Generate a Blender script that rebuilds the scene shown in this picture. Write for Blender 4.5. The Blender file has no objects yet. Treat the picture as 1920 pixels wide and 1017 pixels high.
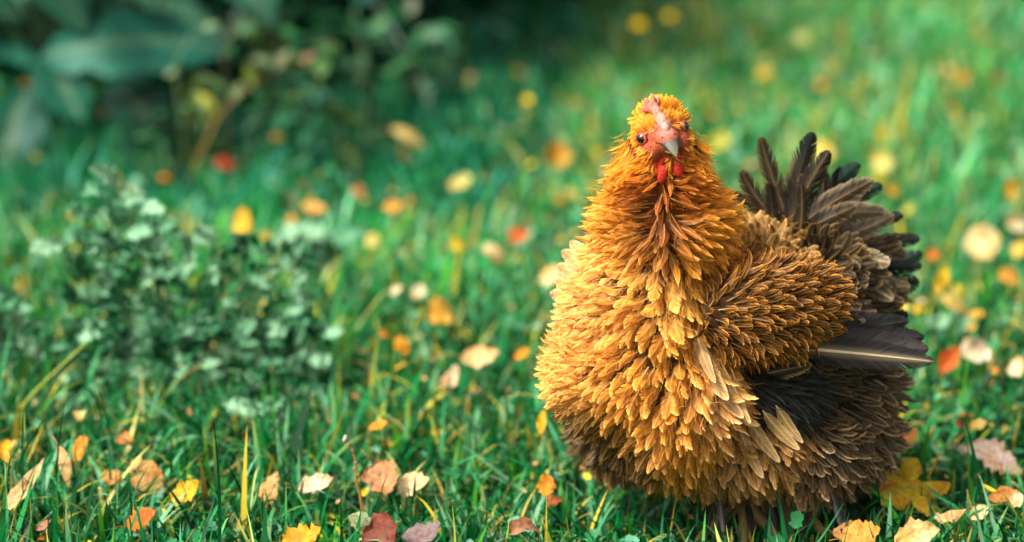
import bpy, bmesh, math, random
import numpy as np
from mathutils import Vector, Matrix, Quaternion
from mathutils.bvhtree import BVHTree
from mathutils.kdtree import KDTree

rng = np.random.default_rng(11)
random.seed(5)
R = math.radians
scene = bpy.context.scene
col = scene.collection

# ------------------------------------------------------------------ camera
CAM = Vector((-0.151, -1.95, 0.72)); PITCH = R(15)
cd = bpy.data.cameras.new('camera'); cam = bpy.data.objects.new('camera', cd); col.objects.link(cam)
cam.location = CAM; cam.rotation_euler = (R(90) - PITCH, 0, 0)
cd.lens = 100; cd.sensor_width = 36; cd.clip_start = 0.05; cd.clip_end = 500
cd.dof.use_dof = True; cd.dof.focus_distance = 1.955; cd.dof.aperture_fstop = 3.3
scene.camera = cam
scene.render.resolution_x = 1024; scene.render.resolution_y = 542

# ------------------------------------------------------------------ light (bright overcast)
w = bpy.data.worlds.new('World'); scene.world = w; w.use_nodes = True
nt = w.node_tree; nt.nodes.clear()
sky = nt.nodes.new('ShaderNodeTexSky'); sky.sky_type = 'NISHITA'; sky.sun_disc = False
SUN_EL, SUN_AZ = R(52), R(-62)        # azimuth from +Y towards +X
sky.sun_elevation = SUN_EL; sky.sun_rotation = SUN_AZ; sky.dust_density = 6; sky.air_density = 1.0; sky.ozone_density = 1.0
hs = nt.nodes.new('ShaderNodeHueSaturation'); hs.inputs['Saturation'].default_value = 0.28
bg = nt.nodes.new('ShaderNodeBackground'); bg.inputs['Strength'].default_value = 0.085
wo = nt.nodes.new('ShaderNodeOutputWorld')
nt.links.new(sky.outputs[0], hs.inputs['Color']); nt.links.new(hs.outputs[0], bg.inputs[0]); nt.links.new(bg.outputs[0], wo.inputs[0])
sl = bpy.data.lights.new('sun', 'SUN'); sl.energy = 2.6; sl.angle = R(18); sl.color = (1, 0.97, 0.91)
so = bpy.data.objects.new('sun', sl); col.objects.link(so)
sd = Vector((math.sin(-SUN_AZ) * -1 * math.cos(SUN_EL), -math.cos(SUN_AZ) * math.cos(SUN_EL), math.sin(SUN_EL)))
so.rotation_euler = sd.to_track_quat('Z', 'Y').to_euler()
sky.sun_rotation = math.atan2(sd.x, sd.y)
scene.view_settings.view_transform = 'Standard'; scene.view_settings.look = 'None'
scene.view_settings.exposure = 1.34; scene.view_settings.gamma = 1.0

# ------------------------------------------------------------------ pixel helpers (1920x1017 photo pixels -> world points)
FPX = 1920 * 100 / 36.0
cF = Vector((0, math.cos(PITCH), -math.sin(PITCH))); cU = Vector((0, math.sin(PITCH), math.cos(PITCH))); cR = Vector((1, 0, 0))
S = 0.000388                                  # metres per photo pixel at the hen
def ray(px, py): return (cF * FPX + cR * (px - 960) - cU * (py - 508.5)).normalized()
def P(px, py, Y):
    d = ray(px, py); return CAM + d * ((Y - CAM.y) / d.y)
def G(px, py, z=0.0):
    d = ray(px, py); return CAM + d * ((z - CAM.z) / d.z)
def pxsize(p): return (p - CAM).dot(cF) / FPX          # metres per photo pixel at p

# ------------------------------------------------------------------ object helpers
def link(name, me, parent=None, loc=None, mat=None):
    o = bpy.data.objects.new(name, me); col.objects.link(o)
    if parent: o.parent = parent
    if loc is not None: o.location = loc
    if mat and me is not None: me.materials.append(mat)
    return o
def tag(o, label=None, cat=None, group=None, kind=None):
    if label: o['label'] = label
    if cat: o['category'] = cat
    if group: o['group'] = group
    if kind: o['kind'] = kind
    return o
def npmesh(name, V, F, C=None, smooth=True, UV=None):
    """V (n,3); F list of arrays (m,3) or (m,4)"""
    me = bpy.data.meshes.new(name)
    if not isinstance(F, (list, tuple)): F = [F]
    F = [np.asarray(f, dtype=np.int32) for f in F if len(f)]
    V = np.asarray(V, dtype=np.float32)
    me.vertices.add(len(V)); me.vertices.foreach_set('co', V.ravel())
    nl = sum(f.size for f in F); npoly = sum(len(f) for f in F)
    me.loops.add(nl); me.loops.foreach_set('vertex_index', np.concatenate([f.ravel() for f in F]))
    me.polygons.add(npoly)
    tot = np.concatenate([np.full(len(f), f.shape[1], dtype=np.int32) for f in F])
    st = np.zeros(npoly, dtype=np.int32); st[1:] = np.cumsum(tot)[:-1]
    me.polygons.foreach_set('loop_start', st)
    me.polygons.foreach_set('use_smooth', np.full(npoly, smooth))
    me.update(calc_edges=True)
    if C is not None:
        a = me.color_attributes.new('Col', 'FLOAT_COLOR', 'POINT')
        c4 = np.ones((len(V), 4), dtype=np.float32); c4[:, :3] = C
        a.data.foreach_set('color', c4.ravel())
    return me
def norm(a): return a / (np.linalg.norm(a, axis=-1, keepdims=True) + 1e-12)
def noise2(x, y, sc=1.0, seed=0):
    r = np.random.default_rng(seed); v = 0
    for k in range(6):
        a, b, c = r.uniform(-1, 1, 3) * (1 + k * .6); v = v + np.sin((a * x + b * y) * sc * 2.2 + c * 7 + k) / (1 + .25 * k)
    return v / 3.2

# ------------------------------------------------------------------ materials
def mat(name, rough=.6, transl=0.0, attr=None, color=(.5, .5, .5), objcol=False, spec=.3, sheen=0, bump=None, var=None, coat=0):
    m = bpy.data.materials.new(name); m.use_nodes = True; t = m.node_tree; t.nodes.clear(); N = t.nodes.new; L = t.links.new
    out = N('ShaderNodeOutputMaterial'); b = N('ShaderNodeBsdfPrincipled')
    b.inputs['Roughness'].default_value = rough; b.inputs['Specular IOR Level'].default_value = spec
    b.inputs['Coat Weight'].default_value = coat
    if attr: a = N('ShaderNodeAttribute'); a.attribute_name = attr; src = a.outputs['Color']
    elif objcol: a = N('ShaderNodeObjectInfo'); src = a.outputs['Color']
    else: a = N('ShaderNodeRGB'); a.outputs[0].default_value = (*color, 1); src = a.outputs[0]
    if var:   # list of (scale, amount, dark colour multiplier, detail)
        tc = N('ShaderNodeTexCoord')
        for sc, amt, mul in var:
            nz = N('ShaderNodeTexNoise'); nz.inputs['Scale'].default_value = sc; nz.inputs['Detail'].default_value = 5; nz.inputs['Roughness'].default_value = .65
            if objcol:
                oi = N('ShaderNodeObjectInfo'); nz.noise_dimensions = '4D'
                ml = N('ShaderNodeMath'); ml.operation = 'MULTIPLY'; ml.inputs[1].default_value = 37; L(oi.outputs['Random'], ml.inputs[0]); L(ml.outputs[0], nz.inputs['W'])
            L(tc.outputs['Object'], nz.inputs['Vector'])
            cr = N('ShaderNodeValToRGB'); cr.color_ramp.elements[0].position = .42; cr.color_ramp.elements[1].position = .62
            cr.color_ramp.elements[0].color = (0, 0, 0, 1); cr.color_ramp.elements[1].color = (amt, amt, amt, 1); L(nz.outputs['Fac'], cr.inputs[0])
            mx = N('ShaderNodeMix'); mx.data_type = 'RGBA'; mx.blend_type = 'MULTIPLY'; mx.inputs['B'].default_value = (*mul, 1)
            L(cr.outputs[0], mx.inputs['Factor']); L(src, mx.inputs['A']); src = mx.outputs['Result']
    L(src, b.inputs['Base Color'])
    if bump:
        tc = N('ShaderNodeTexCoord'); nz = N('ShaderNodeTexNoise'); nz.inputs['Scale'].default_value = bump[0]; nz.inputs['Detail'].default_value = 6
        L(tc.outputs['Object'], nz.inputs['Vector']); bp = N('ShaderNodeBump'); bp.inputs['Strength'].default_value = bump[1]; bp.inputs['Distance'].default_value = bump[2]
        L(nz.outputs['Fac'], bp.inputs['Height']); L(bp.outputs[0], b.inputs['Normal'])
    if transl:
        tr = N('ShaderNodeBsdfTranslucent'); L(src, tr.inputs['Color']); ms = N('ShaderNodeMixShader'); ms.inputs[0].default_value = transl
        L(b.outputs[0], ms.inputs[1]); L(tr.outputs[0], ms.inputs[2]); L(ms.outputs[0], out.inputs['Surface'])
    else: L(b.outputs[0], out.inputs['Surface'])
    return m
M_feather = mat('feather', rough=.55, transl=.22, attr='Col', spec=.25)
M_body = mat('down', rough=.9, attr='Col', spec=.05)
M_grass = mat('grass', rough=.5, transl=.18, attr='Col', spec=.16)
M_leaf = mat('plant_leaf', rough=.45, transl=.2, attr='Col', spec=.22, bump=(220, .5, .002))
M_dry = mat('fallen_leaf', rough=.6, transl=.3, objcol=True, spec=.25, bump=(260, .6, .0015), var=[(45, .9, (.86, .58, .30)), (260, .8, (.62, .42, .26))])
M_bits = mat('litter', rough=.7, transl=.2, attr='Col', spec=.2)
M_soil = mat('turf', rough=.95, color=(.03, .06, .02), spec=.1, bump=(60, .8, .01), var=[(9, .8, (.8, .5, .6)), (60, .8, (.5, .45, .4))])
M_skin = mat('face_skin', rough=.5, attr='Col', spec=.35, bump=(1100, 1, .0012), var=[(420, .8, (.7, .35, .3)), (1500, .6, (.8, .6, .5))])
M_comb = mat('comb_skin', rough=.45, attr='Col', spec=.4, bump=(1300, 1, .0010), var=[(500, .6, (.8, .5, .45))])
M_wattle = mat('wattle_skin', rough=.5, color=(.62, .022, .008), spec=.35, bump=(1300, 1, .0010), var=[(300, .5, (.7, .6, .6))])
M_horn = mat('horn', rough=.5, attr='Col', spec=.25, bump=(700, .2, .0003))
M_stem = mat('stem', rough=.6, objcol=True, spec=.3, bump=(300, .5, .001), var=[(120, .6, (.6, .55, .5))])
M_petal = mat('petal', rough=.5, color=(.85, .62, .01), transl=.2)

# ------------------------------------------------------------------ feather generator (each barb is geometry)
def feathers(p, t, n, L, W, lift, curl, cup, cb, cm, ce, cr, nb=12, point=.5, bend=None, twist=None, edge=.55, tipfrac=.2, seed=1, tw=.36, rwf=.035, jag=1.0):
    """all inputs arrays of F feathers; returns verts (F,K,3), colours (F,K,3) and face templates"""
    g = np.random.default_rng(seed); Fn = len(p)
    t = norm(t); n = norm(n - t * (n * t).sum(-1, keepdims=True))
    b = np.cross(t, n)
    if twist is not None:
        c, s_ = np.cos(twist)[:, None], np.sin(twist)[:, None]; n2 = n * c + b * s_; b2 = b * c - n * s_
    else: n2, b2 = n, b
    M = 25; s = np.linspace(0, 1, M)
    th = lift[:, None] + curl[:, None] * s[None] ** 1.6
    bd = (bend if bend is not None else np.zeros(Fn))[:, None] * s[None] ** 1.3
    d = np.cos(th)[..., None] * t[:, None] + np.sin(th)[..., None] * n[:, None]
    d = norm(d * np.cos(bd)[..., None] + b2[:, None] * np.sin(bd)[..., None])
    c = p[:, None] + np.concatenate([np.zeros((Fn, 1, 3)), np.cumsum((d[:, 1:] + d[:, :-1]) / 2, 1)], 1) * (L[:, None, None] / (M - 1))
    bs = norm(b2[:, None] - d * (b2[:, None] * d).sum(-1, keepdims=True))
    m = np.cross(bs, d)
    sr = np.linspace(.02, 1, nb + 1) ** .9; so_ = np.minimum(1, sr + (.10 + .42 * sr) * (1 - sr))       # barbs leave the shaft at sr and end on the outline at so_
    def samp(A, x):
        f = x * (M - 1); i = np.clip(f.astype(int), 0, M - 2); fr = (f - i)[None, :, None]; return A[:, i] * (1 - fr) + A[:, i + 1] * fr
    pe = (point if np.ndim(point) else np.full(Fn, point))[:, None]
    prof = (np.clip(so_ * 3.0, 0, 1) ** .7)[None] * np.clip(1 - so_[None] ** (3.6 - 2.2 * pe), 0, 1) ** (.42 + .5 * pe)
    hw = (W[:, None] / 2 * prof)[..., None]
    US = (0, .5, 1.0); rows = {}
    for u in US:
        x = sr + (so_ - sr) * u ** 1.15; rows[u] = (samp(c, x), samp(bs, x), samp(m, x), norm(samp(d, x)))
    tones = 1 + g.normal(0, .15, (Fn, nb, 1)); vs, cs = [], []
    sc_ = .5 * (sr[1:] + sr[:-1])
    for sgn in (-1, 1):
        jn = g.normal(0, .09, (Fn, nb, 1)) * jag; jl = 1 + (g.normal(0, .07, (Fn, nb, 1)) - .25 * (g.random((Fn, nb, 1)) < .07)) * jag; pts_ = []
        for u in US:
            Cx, Bx, Mx, Dx = rows[u]
            q = Cx + Bx * sgn * hw * u - Mx * (cup[:, None, None] * hw * u ** 1.7)
            a, b_ = q[:, :-1], q[:, 1:]
            if u > 0:
                mid_ = .5 * (a + b_); spr = 1.12 if u < 1 else tw * 2.4
                a = mid_ + (a - mid_) * spr; b_ = mid_ + (b_ - mid_) * spr
                ofs = Mx[:, :-1] * jn * hw[:, :-1] * u + Bx[:, :-1] * sgn * hw[:, :-1] * (jl - 1) * u ** 2
                a = a + ofs; b_ = b_ + ofs
            pts_ += [a, b_]
        vs.append(np.stack(pts_, 2))
        sv = sc_[None, :, None]; base = np.clip((sv - .12) / .3, 0, 1); tp = np.clip((sv - (1 - tipfrac)) / tipfrac, 0, 1)
        def cl(u):
            e = np.clip((u - edge) / (1 - edge + 1e-6), 0, 1) if u > edge else 0.0
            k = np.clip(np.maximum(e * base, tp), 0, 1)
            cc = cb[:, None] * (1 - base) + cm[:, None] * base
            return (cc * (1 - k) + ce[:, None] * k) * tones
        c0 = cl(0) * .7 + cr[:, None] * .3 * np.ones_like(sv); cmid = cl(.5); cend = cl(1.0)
        cs.append(np.stack([c0, c0, cmid, cmid, cend, cend], 2))
    V = np.concatenate(vs, 1).reshape(Fn, -1, 3); Cc = np.concatenate(cs, 1).reshape(Fn, -1, 3)
    k = np.arange(2 * nb) * 6
    Q = np.concatenate([np.stack([k, k + 1, k + 3, k + 2], 1), np.stack([k + 2, k + 3, k + 5, k + 4], 1)]); T = np.zeros((0, 3), int)
    # rachis: a thin raised strip
    rs = np.linspace(0, .97, 7); RC = samp(c, rs); RB = samp(bs, rs); RM = samp(m, rs)
    rw = (W[:, None, None] * rwf + .00008) * (1.1 - rs)[None, :, None]
    RV = np.stack([RC - RB * rw + RM * rw * .5, RC + RB * rw + RM * rw * .5], 2).reshape(Fn, -1, 3)
    o = V.shape[1]; j = np.arange(6) * 2 + o
    RQ = np.stack([j, j + 1, j + 3, j + 2], 1)
    V = np.concatenate([V, RV], 1); Cc = np.concatenate([Cc, np.repeat(cr[:, None], RV.shape[1], 1)], 1)
    return V, np.clip(Cc, 0, 1), np.concatenate([Q, RQ]), T
def feather_mesh(name, V, Cc, Q, T):
    Fn, K = V.shape[:2]; off = (np.arange(Fn) * K)[:, None, None]
    return npmesh(name, V.reshape(-1, 3), [(Q[None] + off).reshape(-1, 4), (T[None] + off).reshape(-1, 3)], Cc.reshape(-1, 3))

# ------------------------------------------------------------------ the ground
def gz(x, y): return .008 * noise2(x, y, 1.6, 3) - .004
gx = np.concatenate([np.linspace(-60, -3.2, 14), np.linspace(-3, 3, 61), np.linspace(3.2, 60, 14)])
gy = np.concatenate([np.linspace(-40, -1.4, 12), np.linspace(-1.2, 5, 63), np.linspace(5.4, 80, 14)])
X, Y = np.meshgrid(gx, gy); V = np.stack([X.ravel(), Y.ravel(), gz(X.ravel(), Y.ravel())], 1)
nx = len(gx); i, j = np.meshgrid(np.arange(nx - 1), np.arange(len(gy) - 1)); a = (j * nx + i).ravel()
o = link('ground', npmesh('ground', V, np.stack([a, a + 1, a + nx + 1, a + nx], 1)), mat=M_soil); tag(o, kind='structure')

# ------------------------------------------------------------------ grass
GREENS = np.array([(.0012, .085, .018), (.002, .14, .028), (.006, .20, .040), (.001, .04, .009), (.045, .28, .10), (.04, .22, .010), (.16, .38, .19)])
DRYC = np.array([(.62, .48, .04), (.45, .30, .06), (.6, .55, .16), (.35, .40, .04)])
def grass(name, x, y, L, W, lean, curve, seed, dry=.05, green=1.0, seg=4, tone=None, shade_mask=None):
    g = np.random.default_rng(seed); n = len(x)
    az = g.uniform(0, 2 * np.pi, n); h = np.stack([np.cos(az), np.sin(az), np.zeros(n)], 1)
    side = np.stack([-np.sin(az), np.cos(az), np.zeros(n)], 1)
    tw = g.uniform(-1.2, 1.2, n)[:, None]
    s = np.linspace(0, 1, seg + 1); th = lean[:, None] + curve[:, None] * s[None] ** 1.3
    d = np.sin(th)[..., None] * h[:, None] + np.cos(th)[..., None] * np.array([0, 0, 1.])
    p0 = np.stack([x, y, gz(x, y) - .003], 1)
    c = p0[:, None] + np.concatenate([np.zeros((n, 1, 3)), np.cumsum((d[:, 1:] + d[:, :-1]) / 2, 1)], 1) * (L[:, None, None] / seg)
    c[..., 2] = np.maximum(c[..., 2], p0[:, None, 2] + .002)
    wv = side[:, None] * np.cos(tw * s)[..., None] + h[:, None] * np.sin(tw * s)[..., None]
    pr = np.array([.7, 1, .95, .7, .4, .2][:seg + 1] if seg > 3 else [.8, 1, .6, .2][:seg + 1]) * .5
    l = c - wv * (W[:, None] * pr)[..., None]; r = c + wv * (W[:, None] * pr)[..., None]
    V = np.concatenate([np.stack([l[:, :-1], r[:, :-1]], 2).reshape(n, -1, 3), c[:, -1:]], 1); K = V.shape[1]
    gc = GREENS[g.choice(len(GREENS), n, p=[.18, .2, .16, .14, .12, .08, .12])] * g.uniform(.75, 1.25, (n, 1)) * green
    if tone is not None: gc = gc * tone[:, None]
    if shade_mask is not None: gc[shade_mask] = gc[shade_mask] * np.array([.35, .9, 1.25])  # shade painted into the blade colour: less red, more blue
    isd = g.random(n) < (dry if shade_mask is None else np.where(shade_mask, dry * .12, dry)); gc[isd] = DRYC[g.integers(0, len(DRYC), isd.sum())] * g.uniform(.8, 1.2, (isd.sum(), 1))
    tip = (g.random(n) < (.10 if shade_mask is None else np.where(shade_mask, .02, .10)))[:, None, None] * np.array([.4, .25, .02])
    ss = np.append(np.repeat(s[:-1], 2), 1.0)[None, :, None]
    C = gc[:, None] * np.ones_like(ss) + tip * np.clip(ss - .55, 0, 1) * 1.4
    k = np.arange(seg - 1) * 2; Q = np.stack([k, k + 1, k + 3, k + 2], 1); T = np.array([[K - 3, K - 2, K - 1]])
    off = (np.arange(n) * K)[:, None, None]
    me = npmesh(name, V.reshape(-1, 3), [(Q[None] + off).reshape(-1, 4), (T[None] + off).reshape(-1, 3)], np.clip(C, 0, 1).reshape(-1, 3))
    return link(name, me, mat=M_grass)
def spread(n, x0, x1, y0, y1, seed, clump=.5):
    g = np.random.default_rng(seed); x = g.uniform(x0, x1, n * 2); y = g.uniform(y0, y1, n * 2)
    w_ = .55 + clump * noise2(x, y, 14, seed) + .3 * noise2(x, y, 45, seed + 1)
    k = g.random(n * 2) < w_; return x[k][:n], y[k][:n]
def hen_clear(x, y):   # trodden turf under the bird
    return (((x - .03) / .12) ** 2 + ((y - .03) / .06) ** 2) > 1
g = np.random.default_rng(2)
x, y = spread(66000, -.75, .5, -.45, .62, 1); k = hen_clear(x, y) | (g.random(len(x)) < .25); x, y = x[k], y[k]; n = len(x)
tl = 1 + .25 * noise2(x, y, 9, 8)
lw = np.clip((-x - .15) * 2.2, 0, 1)                      # longer grass on the left
o = grass('grass', x, y, g.gamma(6, .0056, n) * (1 + .5 * lw) * tl, g.gamma(5, .00055, n) + .0006, np.abs(g.normal(.25, .8, n)), g.uniform(-.3, 2.4, n), 21, dry=.10, seg=5)
tag(o, 'tangled green grass blades in the sharp foreground around the hen', 'grass', kind='stuff')
x, y = spread(110000, -1.5, 1.2, .62, 2.9, 4); n = len(x)
o = grass('grass', x, y, g.gamma(7, .0060, n), g.uniform(.0018, .0042, n), np.abs(g.normal(.2, .5, n)), g.uniform(.1, 1.7, n), 22, dry=.12, seg=3, green=1.35, tone=(1 + .4 * noise2(x, y, 5, 77)) * np.where((x < -.15 + (y - .9) * .1) & (y > .9), .84, 1.16), shade_mask=(x < -.15 + (y - .9) * .1) & (y > .9))  # shade painted on grass by the shrubs, remaining lawn brightened by colour
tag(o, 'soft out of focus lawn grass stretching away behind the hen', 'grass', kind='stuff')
x = np.concatenate([g.uniform(-3, 3, 26000), g.uniform(-2.4, -.75, 15000), g.uniform(.5, 2.4, 15000)]); y = np.concatenate([g.uniform(2.9, 5.5, 26000), g.uniform(-.7, 2.9, 15000), g.uniform(-.7, 2.9, 15000)]); n = len(x)
o = grass('grass', x, y, g.gamma(7, .008, n), g.uniform(.004, .008, n), np.abs(g.normal(.2, .35, n)), g.uniform(.1, 1.5, n), 23, dry=.06, seg=3, green=1.35)
tag(o, 'farthest lawn grass at the upper edge of the picture', 'grass', kind='stuff')

# ------------------------------------------------------------------ leaf shapes
def leaf_grid(L, W, kind='ovate', fold=.2, curl=.3, roll=0, nu=4, nv=9, crinkle=0., seed=0):
    g = np.random.default_rng(seed); v = np.linspace(0, 1, nv); u = np.linspace(-1, 1, 2 * nu + 1)
    if kind == 'ovate': w_ = np.sin(np.pi * v ** .8) ** .75
    elif kind == 'round': w_ = np.sin(np.pi * v ** .9) ** .5
    elif kind == 'long': w_ = np.sin(np.pi * v ** .85) ** .9
    elif kind == 'toothed': w_ = np.sin(np.pi * v ** .7) ** .8 * (1 + .10 * ((np.arange(nv) % 2) * 2 - 1))
    elif kind == 'lobed': w_ = np.sin(np.pi * np.clip(v, .02, .98) ** 1.1) ** .6 * (.5 + .5 * ((np.arange(nv) % 2)))
    if kind not in ('lobed', 'long'): w_ = w_ * (1 + .13 * g.normal(0, 1, nv))
    w_ = np.clip(w_, .02, None) * W / 2
    sway = g.uniform(-.12, .12) * L * np.sin(v * 3)
    VV, UU = np.meshgrid(v, u, indexing='ij'); Wv = w_[:, None]
    x = UU * Wv + sway[:, None]; th = curl * VV
    y = L * (np.sin(th) / max(curl, 1e-3) if abs(curl) > 1e-3 else VV) if curl >= 0 else L * np.sin(-th) / (-curl)
    z = (L * (1 - np.cos(th)) / curl if abs(curl) > 1e-3 else 0 * VV) + np.abs(UU) * Wv * fold + (UU ** 2) * Wv * roll
    z = z + crinkle * W * (noise2(VV * 10, UU * 6, 1.0, seed + 3) * np.abs(UU) ** .7)
    if kind == 'lobed': y = y + np.abs(UU) * L * .10
    V = np.stack([x, y, z], -1).reshape(-1, 3); m = 2 * nu + 1
    i, j = np.meshgrid(np.arange(m - 1), np.arange(nv - 1)); a = (j * m + i).ravel()
    return V, np.stack([a, a + 1, a + m + 1, a + m], 1)
def maple(L, seed=0):
    g = np.random.default_rng(seed); A = 41; th = np.linspace(-np.pi * .93, np.pi * .93, A)
    r = .45 + .55 * np.abs(np.cos(th * 2.5)) ** 1.3; r *= (1 - .22 * np.abs(th) / np.pi) * (1 + .07 * np.cos(th * 17)); rings = np.array([.03, .3, .55, .78, 1.])
    V = []
    for q in rings:
        x = np.sin(th) * r * q * L / 1.6; y = np.cos(th) * r * q * L / 1.6 + L * .4; z = .05 * L * np.cos(th * 5) * q ** 2 + .12 * L * q ** 2 * noise2(x / L * 4, y / L * 4, 1, seed)
        V.append(np.stack([x, y, z], 1))
    V = np.concatenate(V); i, j = np.meshgrid(np.arange(A - 1), np.arange(4)); a = (j * A + i).ravel()
    return V, np.stack([a, a + 1, a + A + 1, a + A], 1)
def tube_np(pts, r, k=6):
    pts = np.asarray([tuple(p) for p in pts], float); n = len(pts); r = np.ones(n) * r if np.ndim(r) == 0 else np.asarray(r)
    d = norm(np.gradient(pts, axis=0)); up = np.array([.13, .21, .97]); a = norm(np.cross(d, up)); b = np.cross(d, a)
    th = np.linspace(0, 2 * np.pi, k, endpoint=False)
    V = (pts[:, None] + r[:, None, None] * (np.cos(th)[None, :, None] * a[:, None] + np.sin(th)[None, :, None] * b[:, None])).reshape(-1, 3)
    i, j = np.meshgrid(np.arange(k), np.arange(n - 1)); A_ = (j * k + i).ravel(); B_ = (j * k + (i + 1) % k).ravel()
    return V, np.stack([A_, B_, B_ + k, A_ + k], 1)
def smooth_path(pts, n=16):
    pts = np.array([tuple(p) for p in pts], float); m = len(pts); out = []
    for q in np.linspace(0, m - 1, n):
        i = min(int(q), m - 2); f = q - i; p0 = pts[max(i - 1, 0)]; p1 = pts[i]; p2 = pts[i + 1]; p3 = pts[min(i + 2, m - 1)]
        out.append(.5 * ((2 * p1) + (-p0 + p2) * f + (2 * p0 - 5 * p1 + 4 * p2 - p3) * f * f + (-p0 + 3 * p1 - 3 * p2 + p3) * f ** 3))
    return np.array(out)
def instances(V, F, Ms, cols, jitter=.0, grad=.0):
    """join transformed copies of one template"""
    n = len(Ms); A = np.array([np.array(m) for m in Ms]); V1 = np.concatenate([V, np.ones((len(V), 1))], 1)
    VV = np.einsum('nij,kj->nki', A, V1)[..., :3]; K = len(V); off = (np.arange(n) * K)[:, None, None]
    C = np.repeat(np.asarray(cols)[:, None], K, 1)
    return VV.reshape(-1, 3), (F[None] + off).reshape(-1, F.shape[1]), C.reshape(-1, 3)
def frame(pos, fwd, up, sc=1.0):
    f = Vector(fwd).normalized(); u = Vector(up); s_ = f.cross(u).normalized(); u = s_.cross(f)
    m = Matrix((s_, f, u)).transposed().to_4x4() @ Matrix.Scale(sc, 4); m.translation = Vector(pos); return m

#==HEN==
# ------------------------------------------------------------------ the hen
HEN0 = Vector((.03, .0, 0.0))
hen = bpy.data.objects.new('hen', None); col.objects.link(hen); hen.location = HEN0; hen.empty_display_size = .05
tag(hen, 'fluffy golden orange frizzled hen with dark brown tail standing on the grass facing the camera', 'chicken')
def hchild(name, me, m, parent=None, origin=None, **k):
    """me is in world coordinates; its origin is moved to `origin`"""
    par = parent or hen; pw = Vector(HEN0) if par is hen else Vector(HEN0) + par.location
    o_ = Vector(origin) if origin is not None else pw
    me.transform(Matrix.Translation(-o_))
    ob = link(name, me, par, o_ - pw, m); tag(ob, **k); return ob
def blob_mesh(parts, voxel, smooth_it=6, name='blob', sub=4):
    """parts: (centre, radii (3), rotation matrix) -> one remeshed continuous surface"""
    bm = bmesh.new()
    for c, r, rot in parts:
        M_ = Matrix.Translation(c) @ rot.to_4x4() @ Matrix.Diagonal((*r, 1))
        bmesh.ops.create_icosphere(bm, subdivisions=sub, radius=1, matrix=M_)
    me = bpy.data.meshes.new('tmp'); bm.to_mesh(me); bm.free(); ob = bpy.data.objects.new('tmp', me); col.objects.link(ob)
    a = ob.modifiers.new('r', 'REMESH'); a.mode = 'VOXEL'; a.voxel_size = voxel
    s_ = ob.modifiers.new('s', 'SMOOTH'); s_.iterations = smooth_it; s_.factor = .6
    dg = bpy.context.evaluated_depsgraph_get(); dg.update(); m2 = bpy.data.meshes.new_from_object(ob.evaluated_get(dg)); m2.name = name
    bpy.data.objects.remove(ob); bpy.data.meshes.remove(me)
    m2.polygons.foreach_set('use_smooth', np.ones(len(m2.polygons), bool)); m2.materials.clear(); return m2
I3 = Matrix.Identity(3); RZ = lambda a: Matrix.Rotation(R(a), 3, 'Z'); RX = lambda a: Matrix.Rotation(R(a), 3, 'X'); RY = lambda a: Matrix.Rotation(R(a), 3, 'Y')
# head frame: forward towards the camera, turned a little to picture right, rolled
HC = P(1240, 258, -.052)
f0 = (CAM - HC).normalized(); r0 = cR.copy(); r0 = (r0 - f0 * r0.dot(f0)).normalized(); u0 = r0.cross(f0) * -1; u0 = u0 if u0.z > 0 else -u0
YAW, ROLL = R(13), R(16)
hF = (f0 * math.cos(YAW) + r0 * math.sin(YAW)).normalized(); hR = (r0 * math.cos(YAW) - f0 * math.sin(YAW)).normalized()
hR, hU = (hR * math.cos(ROLL) + u0 * math.sin(ROLL)), (u0 * math.cos(ROLL) - hR * math.sin(ROLL))
hM = Matrix((hR, hF, hU)).transposed()           # local (x right, y forward, z up)
def H(x, y, z): return HC + (hR * x + hU * y + hF * z) * S      # local px: x right, y up, z forward

# (region, px, py, Y, rx, ry, rz in px, rot)
BODY = [
 ('breast', 1172, 688, -.030, 130, 145, 120, I3),
 ('breast', 1198, 600, -.026, 130, 130, 130, I3),
 ('breast', 1228, 505, -.020, 116, 115, 110, I3),
 ('breast', 1285, 560, -.005, 108, 120, 140, I3),
 ('breast', 1252, 735, -.028, 122, 145, 160, I3),
 ('belly', 1180, 802, .040, 88, 105, 78, I3),
 ('neck', 1246, 420, -.028, 114, 100, 95, I3),
 ('neck', 1240, 345, -.036, 80, 78, 90, I3),
 ('neck', 1241, 300, -.034, 67, 62, 75, I3),
 ('head', 1238, 244, -.036, 50, 56, 54, I3),
 ('belly', 1370, 815, .000, 165, 155, 95, I3),
 ('core', 1420, 640, .030, 200, 160, 170, I3),
 ('fluff', 1425, 735, -.010, 105, 90, 85, I3),
 ('rear', 1560, 795, .045, 112, 130, 108, I3),
 ('rear', 1480, 830, .010, 120, 130, 95, I3),
 ('rear', 1560, 730, .050, 110, 120, 90, I3),
 ('saddle', 1425, 520, .030, 88, 105, 85, I3),
 ('tail', 1545, 535, .060, 78, 75, 72, I3),
 ('tail', 1590, 575, .066, 62, 70, 60, I3),
 ('wing', 1446, 582, -.048, 136, 40, 90, RZ(20) @ RY(-2)),
]
comps = [(rg, P(px, py, Yc), (rx * S, ry * S, rz * S), rot) for rg, px, py, Yc, rx, ry, rz, rot in BODY]
body_me = blob_mesh([c[1:] for c in comps], .0026, 10, 'body')
nv = len(body_me.vertices); BV = np.empty(nv * 3, np.float32); body_me.vertices.foreach_get('co', BV); BV = BV.reshape(-1, 3)
def region_of(pts):
    D = []
    for rg, c, r, rot in comps:
        q = (pts - np.array(c)) @ np.array(rot); D.append((np.linalg.norm(q / np.array(r), axis=1) - 1) * min(r))
    return np.argmin(np.stack(D, 1), 1)
regnames = np.array([c[0] for c in comps])
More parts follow.
